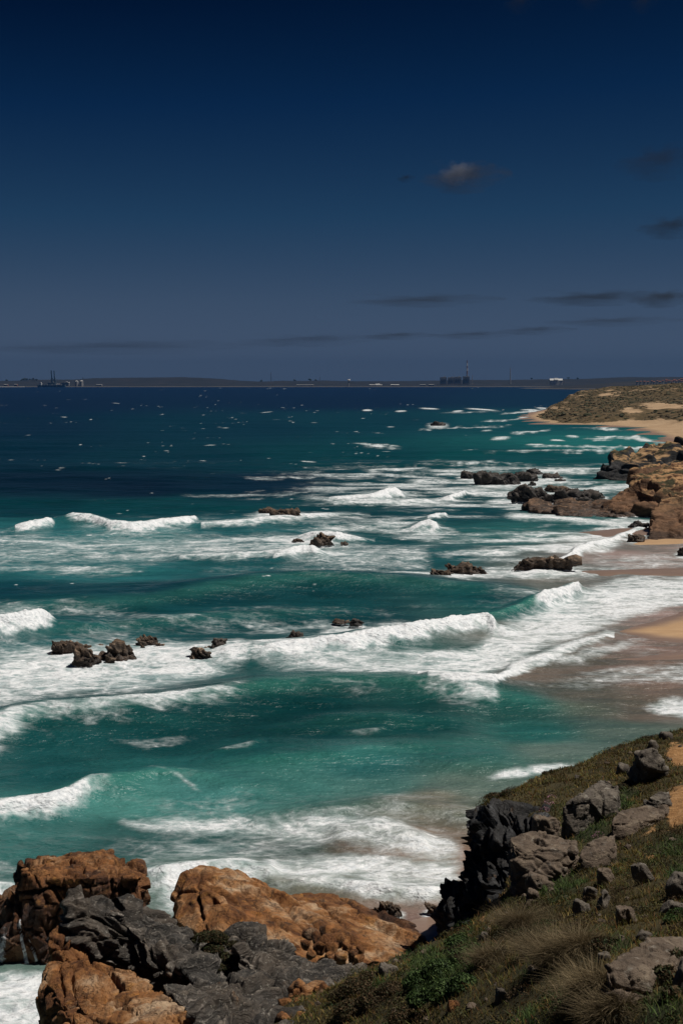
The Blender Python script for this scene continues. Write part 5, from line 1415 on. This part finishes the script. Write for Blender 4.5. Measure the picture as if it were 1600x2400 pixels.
# nearer dark point and town hill at right
fx2, fy2 = np.meshgrid(np.linspace(900, 3000, 300), np.linspace(4700, 8200, 120))
h2 = tps([(900, 5400, -12), (1000, 5600, -6), (1080, 5300, 4), (1180, 5300, 12), (1300, 5600, 16), (1500, 6000, 24), (1250, 6800, 8), (1400, 7200, 34), (1700, 6600, 40), (2000, 6000, 38), (2600, 6000, 40), (1900, 7500, 52), (2600, 8000, 56), (1150, 6300, -4),
          (1200, 7600, 10), (1100, 8100, 4), (1300, 4900, -8), (1700, 4900, -8), (2300, 4900, -6), (1500, 5300, 10), (2000, 5300, 18)], fx2, fy2)
h2 = np.maximum(h2 + 7 * fbm(fx2 / 160, fy2 / 160, octaves=4), -2)
me = mesh_np('town_hill', np.stack([fx2, fy2, h2], -1).reshape(-1, 3), grid_faces(*fx2.shape), far_material('town_hill_land', (.060, .050, .042)), True)
put('town_hill', me, label='purple brown hill and dark point beyond the dunes', kind='structure')

# ------------------------------------------------------------------ buildings of the far shore
M_GREY = plain('far_concrete', (.30, .29, .28), .9, .15, .05)
M_DARK = plain('far_dark_steel', (.36, .34, .335), .8, .15, .05)
M_BLUE = plain('crane_blue_steel', (.10, .15, .18), .7, .15, .05)
M_WHITE = plain('far_white_wall', (.72, .70, .66), .8, .08, .05)
M_TILE = plain('red_roof_tile', (.26, .085, .05), .9, .2, .05)
M_RED = plain('chimney_red_band', (.24, .13, .12), .9, .1, .05)
M_GLASS = plain('far_dark_window', (.13, .13, .135), .3, .1, .05)
M_PALE = plain('pale_breakwater_stone', (.42, .39, .34), .95, .15, .02)
M_TREE = plain('far_tree_green', (.022, .030, .016), .95, .3, .1)

def box(bm, cx, cy, z0, sx, sy, sz, tx=1.0, ty=1.0):
    vs = [bm.verts.new((cx + a * sx / 2 * k, cy + b * sy / 2 * l, z)) for z, k, l in ((z0, 1, 1), (z0 + sz, tx, ty)) for a, b in ((-1, -1), (1, -1), (1, 1), (-1, 1))]
    for f in ((0, 3, 2, 1), (4, 5, 6, 7), (0, 1, 5, 4), (1, 2, 6, 5), (2, 3, 7, 6), (3, 0, 4, 7)): bm.faces.new([vs[i] for i in f])
def tube(bm, cx, cy, z0, z1, r0, r1, n=16):
    a = [bm.verts.new((cx + r * math.cos(2 * math.pi * i / n), cy + r * math.sin(2 * math.pi * i / n), z)) for z, r in ((z0, r0), (z1, r1)) for i in range(n)]
    for i in range(n): bm.faces.new((a[i], a[(i + 1) % n], a[n + (i + 1) % n], a[n + i]))
    bm.faces.new(a[n:]); bm.faces.new(a[:n][::-1])
def beam(bm, p, q, w):
    p, q = Vector(p), Vector(q); d = (q - p).normalized(); s = d.cross(Vector((0, 1, 0.01))).normalized() * w / 2; u = d.cross(s).normalized() * w / 2
    vs = [bm.verts.new(c + a * s + b * u) for c in (p, q) for a, b in ((-1, -1), (1, -1), (1, 1), (-1, 1))]
    for f in ((0, 3, 2, 1), (4, 5, 6, 7), (0, 1, 5, 4), (1, 2, 6, 5), (2, 3, 7, 6), (3, 0, 4, 7)): bm.faces.new([vs[i] for i in f])
def gable(bm, cx, cy, z0, sx, sy, sz):
    v = [bm.verts.new((cx + a, cy + b, z)) for a, b, z in ((-sx/2,-sy/2,z0),(sx/2,-sy/2,z0),(sx/2,sy/2,z0),(-sx/2,sy/2,z0),(-sx/2,0,z0+sz),(sx/2,0,z0+sz))]
    for f in ((0,1,5,4),(2,3,4,5),(0,4,3),(1,2,5),(0,3,2,1)): bm.faces.new([v[i] for i in f])
def part(name, fn, mat, parent):
    bm = bmesh.new(); fn(bm); bmesh.ops.recalc_face_normals(bm, faces=bm.faces)
    m = bpy.data.meshes.new(name); bm.to_mesh(m); bm.free(); m.materials.append(mat)
    return put(name, m, parent)
def far_z(x, y):
    i = np.clip(np.searchsorted(fy[:, 0], y), 0, fy.shape[0] - 1); j = np.clip(np.searchsorted(fx[0], x), 0, fx.shape[1] - 1)
    return float(fz[i, j])
def far_root(name, px, Y_, label, cat, group=None, z=None):
    x = (px - 800) / FPX * Y_
    return root(name, (x, Y_, far_z(x, Y_) - 2 if z is None else z), label, cat, group), Y_ / FPX
def upto(py, Y_): return EYE + (HOR - py) / FPX * Y_

# power station
FY = 11700
for px0, px1, pt, lab in ((1031, 1046, 884.5, 'leftmost dark block of the far power station'), (1049, 1063, 885, 'second dark block of the far power station'), (1064, 1080, 884, 'third dark block of the far power station'), (1084, 1099, 883, 'tall grey block below the striped chimney')):
    o, k = far_root('power_station_block', (px0 + px1) / 2, FY, lab, 'building', 'blocks of the far power station')
    w = (px1 - px0) * k; H_ = upto(pt, FY) - o.location.z
    part('wall', lambda bm: box(bm, 0, 0, 0, w, 45, H_), M_GREY if px0 == 1084 else M_DARK, o)
    part('roof', lambda bm: (box(bm, 0, 0, H_, w * .9, 40, 3), box(bm, w * .2, 0, H_ + 3, w * .2, 12, 6)), M_DARK, o)
    for q in range(3):
        part('window', lambda bm: box(bm, (q - 1) * w * .28, -22.6, H_ * .35, w * .16, 1, H_ * .4), M_GLASS, o)
for px, pt, wb, striped, lab in ((1094, 845, 3.2, True, 'tall red and white striped chimney of the power station'), (1195, 863, 2.2, False, 'plain dark chimney right of the power station'), (1064, 878, 1.2, False, 'short stack on the third dark block'),
                                 (1106, 880, 1.4, False, 'short stack right of the tall grey block')):
    o, k = far_root('chimney', px, FY + 60, lab, 'chimney')
    H_ = upto(pt, FY + 60) - o.location.z; r0 = wb * k * .62
    n = 9 if striped else 2
    for q in range(n):
        z0, z1 = H_ * q / n, H_ * (q + 1) / n
        ra, rb = r0 * (1 - .45 * q / n), r0 * (1 - .45 * (q + 1) / n)
        part('band' if striped else 'shaft', lambda bm: tube(bm, 0, 0, z0, z1, ra, rb), (M_WHITE if q % 2 else M_RED) if striped and q > 3 else M_DARK if not striped else M_GREY, o)
    part('rim', lambda bm: tube(bm, 0, 0, H_, H_ + 3, r0 * .62, r0 * .62), M_DARK, o)
# white landmark building
o, k = far_root('white_hall', 1302, 11300, 'bright white hall with a low gable on the far shore', 'building', z=upto(893.5, 11300))
part('wall', lambda bm: box(bm, 0, 0, -30, 29 * k, 30, 30 + 2.0 * k), M_WHITE, o)
part('roof', lambda bm: gable(bm, 0, 0, 2.0 * k, 30 * k, 36, 4.2 * k), M_WHITE, o)
part('gable_front', lambda bm: (box(bm, 0, -17, -30, 9 * k, 6, 30 + 3 * k), gable(bm, 0, -12, 3 * k, 9 * k, 20, 4.4 * k)), M_WHITE, o)
for q in range(7):
    part('window', lambda bm: box(bm, (q - 3) * 4 * k, -20.5 if q == 3 else -15.3, -1.2 * k, 1.5 * k, .6, 2 * k), M_GLASS, o)
# harbour cranes
for px, pt, lab in ((122.5, 868, 'blue harbour crane with raised boom, left of two'), (129, 868.5, 'blue harbour crane with raised boom, right of two')):
    Yc = 11350
    o, k = far_root('harbour_crane', px, Yc, lab, 'crane', 'harbour cranes on the far shore', z=3)
    Hm = upto(889, Yc) - 3; Ht = upto(pt, Yc) - 3
    for a in (-1, 1):
        for b in (-1, 1):
            part('leg', lambda bm: beam(bm, (a * 1.8 * k, b * 10, 0), (a * 1.5 * k, b * 9, Hm), 4.5), M_BLUE, o)
    part('portal', lambda bm: box(bm, 0, 0, Hm - 3, 4.4 * k, 24, 6), M_BLUE, o)
    part('boom', lambda bm: (beam(bm, (-.6 * k, -6, Hm), (-1.6 * k, -10, Ht), 5), beam(bm, (.5 * k, -6, Hm), (-.9 * k, -10, Ht), 4)), M_BLUE, o)
    part('cabin', lambda bm: box(bm, 1.2 * k, 0, Hm, 1.6 * k, 12, 10), M_BLUE, o)
# storage tanks, domes, ship, breakwater
for px, pt, lab in ((180.5, 893.5, 'pale storage silo on the far shore, left of two'), (191.5, 893, 'pale storage silo on the far shore, right of two')):
    o, k = far_root('storage_silo', px, 11300, lab, 'silo', 'storage silos', z=1)
    H_ = upto(pt, 11300) - 1; r0 = 4.4 * k
    part('drum', lambda bm: tube(bm, 0, 0, 0, H_, r0, r0, 20), M_GREY, o)
    part('roof', lambda bm: tube(bm, 0, 0, H_, H_ + 4, r0 * 1.02, r0 * .2, 20), M_WHITE, o)
for px0, px1, pt, lab in ((113, 128, 894.5, 'white domed shed by the cranes, left of two'), (145, 163, 894.5, 'white domed shed right of the cranes')):
    o, k = far_root('domed_shed', (px0 + px1) / 2, 11400, lab, 'building', 'white domed sheds', z=1)
    w = (px1 - px0) * k; H_ = upto(897, 11400); top = upto(pt, 11400)
    part('wall', lambda bm: box(bm, 0, 0, 0, w * .98, 30, H_), M_GREY, o)
    def vault(bm):
        n = 10; a = [[bm.verts.new((w / 2 * math.cos(math.pi * i / n), y, H_ + (top - H_) * math.sin(math.pi * i / n))) for i in range(n + 1)] for y in (-16, 16)]
        for i in range(n): bm.faces.new((a[0][i], a[0][i + 1], a[1][i + 1], a[1][i]))
        bm.faces.new(a[0]); bm.faces.new(a[1][::-1])
    part('roof', vault, M_WHITE, o)
o, k = far_root('cargo_ship', 122, 11050, 'dark cargo ship moored below the cranes', 'ship', z=-2)
def hull(bm):
    L_ = 66 * k; st = [(-.5, .75, 1.0), (-.46, 1, .95), (.4, 1, .95), (.47, .6, 1.1), (.5, .08, 1.25)]
    ring = [[bm.verts.new((s * L_, b * 14 * q, z)) for b, z in ((-.6, 0), (-1, (907 - 901.5) * k * t), (1, (907 - 901.5) * k * t), (.6, 0))] for s, q, t in st]
    for a, b in zip(ring[:-1], ring[1:]):
        for i in range(4): bm.faces.new((a[i], a[(i + 1) % 4], b[(i + 1) % 4], b[i]))
    bm.faces.new(ring[0][::-1]); bm.faces.new(ring[-1])
part('hull', hull, M_BLUE, o)
part('bridge_house', lambda bm: (box(bm, -26 * k, 0, 5 * k, 5 * k, 20, 5 * k), box(bm, -26 * k, 0, 10 * k, 3 * k, 26, 1.5 * k)), M_WHITE, o)
for q in range(4): part('hatch', lambda bm: box(bm, (-14 + 11 * q) * k, 0, 5.2 * k, 8 * k, 20, 1.2 * k), M_DARK, o)
bm = bmesh.new(); r5 = random.Random(4)
for q in range(46):
    k = 10900 / FPX; x = (-60 + q * 2.6 - 800) * k
    box(bm, x, 10900 + r5.uniform(-4, 4), -2, 2.9 * k, 16, 2 + upto(906.0 + r5.uniform(-.4, .3), 10900), .8, .6)
m = bpy.data.meshes.new('breakwater'); bm.to_mesh(m); bm.free(); m.materials.append(M_PALE)
put('breakwater', m, label='pale stone breakwater at the far left of the horizon', cat='breakwater')
# water tower and masts
o, k = far_root('water_tower', 817, 11250, 'pale mushroom shaped water tower on the far shore', 'tower', z=2)
part('stem', lambda bm: tube(bm, 0, 0, 0, upto(894, 11250), 1.3 * k, 1.0 * k), M_GREY, o)
part('tank', lambda bm: (tube(bm, 0, 0, upto(894, 11250), upto(891.5, 11250), 1.2 * k, 4.2 * k), tube(bm, 0, 0, upto(891.5, 11250), upto(889.5, 11250), 4.2 * k, 3.2 * k)), M_WHITE, o)
for px, pt, lab in ((635, 873, 'thin lattice mast above the far shore'), (195, 884, 'thin pale mast behind the silos'), (749, 885, 'short dark mast in mid horizon')):
    o, k = far_root('mast', px, 12700, lab, 'mast')
    H_ = upto(pt, 12700) - o.location.z
    for a in (-1, 1): part('leg', lambda bm: beam(bm, (a * 1.1 * k, 0, 0), (a * .2 * k, 0, H_), 2.2), M_GREY, o)
    for q in range(5): part('brace', lambda bm: beam(bm, (-1.0 * k * (1 - q / 6), 0, H_ * q / 5), (1.0 * k * (1 - q / 6), 0, H_ * (q + .8) / 5), 1.4), M_GREY, o)
# low sheds along the far shore
for q, (px, w, h) in enumerate([(38, 8, 2.4), (880, 30, 1.4), (925, 20, 1.6), (233, 14, 1.8), (1010, 12, 2), (885, 10, 3.2), (715, 40, 1.2), (990, 14, 1.6), (137, 7, 3), (15, 10, 2)]):
    Yb = 11400 + 40 * (q % 3)
    o, k = far_root('warehouse', px, Yb, ['small reddish shed at far left', 'longest low pale shed right of the water tower', 'pale shed right of the longest low shed', 'pale low shed right of the silos', 'pale shed just left of the power station',
                    'short pale shed behind the longest low shed', 'wide flat grey shed left of the water tower', 'small pale shed near the power station beach', 'brown shed between the two domed sheds', 'low brown shed at the far left edge'][q], 'building', 'low sheds along the far shore', z=2)
    part('wall', lambda bm: box(bm, 0, 0, 0, w * k, 30, h * k + upto(903.5, Yb) - 2), M_TILE if q in (0, 8, 9) else M_PALE, o)
    part('roof', lambda bm: gable(bm, 0, 0, h * k + upto(903.5, Yb) - 2, w * k * 1.02, 32, 3), M_WHITE if q in (1, 2, 5) else M_GREY, o)
# trees on the far skyline
for q, (px, rz) in enumerate([(52, 3.4), (58, 4.4), (64, 4.8), (71, 4.6), (78, 5.0), (85, 3.6), (16, 2.6), (612, 2.2), (690, 2.4), (726, 3), (740, 2.2), (1245, 2.6), (1330, 2.8), (1352, 2.6)]):
    Yt = 12300 if px < 100 else 12700
    o, k = far_root('tree', px, Yt, 'dark tree on the far skyline, in the clump near the cranes' if 50 < px < 90 else 'small dark skyline tree ' + {16: 'at the far left edge', 612: 'left of the thin lattice mast', 690: 'right of the thin lattice mast', 726: 'left of the short dark mast', 740: 'just left of the short dark mast', 1245: 'between the dark chimney and the white hall', 1330: 'just right of the white hall', 1352: 'farther right of the white hall'}[px], 'tree', 'skyline trees near the cranes' if 50 < px < 90 else 'lone skyline trees')
    base = upto(893, Yt) - o.location.z if px < 100 else far_z(o.location.x, Yt) - o.location.z
    part('trunk', lambda bm: tube(bm, 0, 0, -10, base + rz * k * .9, 2, 1.2, 8), M_DARK, o)
    bmv, bf = ico(2)
    rr = np.random.default_rng(60 + q)
    lob = [(rr.uniform(-1, 1) * 2.2 * k, rr.uniform(-8, 8), base + rr.uniform(.7, 1.5) * rz * k * .8, rr.uniform(.9, 1.7) * k) for _ in range(6)]
    V = np.concatenate([bmv * (1 + rr.uniform(-.3, .3, (len(bmv), 1))) * np.array((l[3] * 1.3, l[3], l[3])) + l[:3] for l in lob])
    F = np.concatenate([bf + i * len(bmv) for i in range(len(lob))])
    put('crown', mesh_np('crown', V, F, M_TREE, False), o)
# the little town on the hill at right
r6 = np.random.default_rng(8)
rows_ = [(1492, 897.5), (1500, 897), (1509, 896.5), (1517, 897), (1526, 895.5), (1531, 897.4), (1539, 895), (1545, 897), (1552, 894.6), (1560, 896.4), (1566, 894), (1573, 896), (1578, 893.6), (1584, 895.6), (1590, 893.2), (1596, 895.4), (1601, 893), (1608, 895), (1560, 892.6), (1580, 891.8), (1596, 891.2)]
for q, (px, py) in enumerate(rows_):
    Yb = 6000 - (py - 894) * 60
    x = (px - 800) / FPX * Yb
    j = np.clip(np.searchsorted(fx2[0], x), 0, fx2.shape[1] - 1); i = np.clip(np.searchsorted(fy2[:, 0], Yb), 0, fy2.shape[0] - 1)
    k = Yb / FPX; zb = EYE + (HOR - py) / FPX * Yb
    o = root('town_house', (x, Yb, zb), 'small white house with red roof in the hillside town beyond the dunes', 'house', 'houses of the hillside town')
    w, h = r6.uniform(3.5, 6.5) * k, r6.uniform(2.4, 3.4) * k
    part('wall', lambda bm: box(bm, 0, 0, min(0, float(h2[i, j]) - zb - 3), w, 9, h - min(0, float(h2[i, j]) - zb - 3)), M_WHITE, o)
    part('roof', lambda bm: gable(bm, 0, 0, h, w * 1.06, 10.5, .8 * k), M_TILE, o)
    for b in (-1, 1): part('window', lambda bm: box(bm, b * w * .25, -4.6, h * .35, w * .14, .5, h * .35), M_GLASS, o)

# ================================================================== clouds
def cloud_material(name, dens, col, scale):
    m = bpy.data.materials.new(name); m.use_nodes = True
    nt = m.node_tree; nt.nodes.clear()
    out = nt.nodes.new('ShaderNodeOutputMaterial'); pv = nt.nodes.new('ShaderNodeVolumePrincipled')
    tc = nt.nodes.new('ShaderNodeTexCoord')
    ln = nt.nodes.new('ShaderNodeVectorMath'); ln.operation = 'LENGTH'; nt.links.new(tc.outputs['Object'], ln.inputs[0])
    ns = nt.nodes.new('ShaderNodeTexNoise'); ns.inputs['Scale'].default_value = scale; ns.inputs['Detail'].default_value = 6; ns.inputs['Roughness'].default_value = .58
    nt.links.new(tc.outputs['Object'], ns.inputs['Vector'])
    a = nt.nodes.new('ShaderNodeMath'); a.operation = 'MULTIPLY_ADD'; a.inputs[1].default_value = 3.4; a.inputs[2].default_value = -1.0
    nt.links.new(ns.outputs['Fac'], a.inputs[0])
    b = nt.nodes.new('ShaderNodeMath'); b.operation = 'SUBTRACT'; nt.links.new(a.outputs[0], b.inputs[0]); nt.links.new(ln.outputs['Value'], b.inputs[1])
    c = nt.nodes.new('ShaderNodeMath'); c.operation = 'MULTIPLY'; c.use_clamp = True; c.inputs[1].default_value = 1.6; nt.links.new(b.outputs[0], c.inputs[0])
    d = nt.nodes.new('ShaderNodeMath'); d.operation = 'MULTIPLY'; d.inputs[1].default_value = dens; nt.links.new(c.outputs[0], d.inputs[0])
    nt.links.new(d.outputs[0], pv.inputs['Density'])
    pv.inputs['Color'].default_value = (*col, 1)
    nt.links.new(pv.outputs[0], out.inputs['Volume'])
    return m
def cloud(px, py, wpx, hpx, Y_, tau, col, label, scale=1.6):
    k = Y_ / FPX
    V, F = ico(3)
    m = mesh_np('cloud', V, F, cloud_material('cloud_vapour', tau / (wpx * k), col, scale), True)
    o = put('cloud', m, label=label, cat='cloud', group='small dark clouds')
    o.location = at(px, py, Y_)
    o.scale = (wpx * k * .62, wpx * k * .5, hpx * k * .75)
    return o
GREYC = (.085, .095, .125)
cloud(1085,412,190,58,7000,2.6,GREYC,'grey violet cloud with a lit top, largest in the sky')
cloud(1072,402,80,46,6900,2.3,(.25,.265,.32),'pale lit puff in the largest cloud',1.2)
cloud(949,417,40,16,7000,1.6,(.03,.04,.06),'tiny dark wisp left of the largest cloud')
cloud(1540,375,190,70,7000,1.3,(.045,.052,.075),'faint dark cloud at the right edge, upper one')
cloud(1570,530,150,44,8000,2.0,(.045,.052,.07),'dark cloud at the right edge, middle height')
cloud(985,703,330,22,15000,2.0,(.070,.082,.105),'thin flat cloud streak in mid sky near the horizon')
cloud(1390,697,300,28,15000,2.6,(.060,.072,.092),'long dark cloud bank low at right')
cloud(1550,698,150,34,14500,2.6,(.070,.08,.095),'thicker end of the low cloud bank at the right edge')
cloud(925,786,170,15,26000,1.8,(.08,.095,.125),'small streak low over the horizon right of centre')
cloud(1100,784,210,16,26000,1.5,(.08,.095,.125),'faint streak above the power station')
cloud(1250,773,170,18,24000,1.5,(.08,.095,.12),'faint grey streak right of the power station')
cloud(1430,752,300,18,22000,1.4,(.08,.095,.12),'thin veil streak low at right')
cloud(720,796,320,24,28000,1.2,(.075,.09,.125),'broad faint cloud band over the middle horizon')
cloud(250,812,700,26,28000,1.2,(.075,.09,.125),'broad faint cloud band over the left horizon')
cloud(1215,4,70,40,5000,.7,(.05,.055,.065),'small cloud cut by the top edge, left of three')
cloud(1385,-2,70,34,5000,.6,(.05,.055,.065),'small cloud cut by the top edge, middle of three')
cloud(1505,4,60,40,5000,.7,(.05,.055,.065),'small cloud cut by the top edge, right of three')

# ================================================================== haze
bm = bmesh.new(); box(bm, 0, 7400, -4, 52400, 15600, 264)
bmesh.ops.recalc_face_normals(bm, faces=bm.faces)
m = bpy.data.meshes.new('haze'); bm.to_mesh(m); bm.free()
hm = bpy.data.materials.new('sea_air'); hm.use_nodes = True; nt = hm.node_tree; nt.nodes.clear()
ho = nt.nodes.new('ShaderNodeOutputMaterial'); hv = nt.nodes.new('ShaderNodeVolumePrincipled')
hv.inputs['Color'].default_value = (.025, .09, .22, 1); hv.inputs['Density'].default_value = 4.2e-5; hv.inputs['Anisotropy'].default_value = 0.0
nt.links.new(hv.outputs[0], ho.inputs['Volume'])
m.materials.append(hm)
put('haze', m, label='thin blue sea air over the whole bay', kind='stuff')
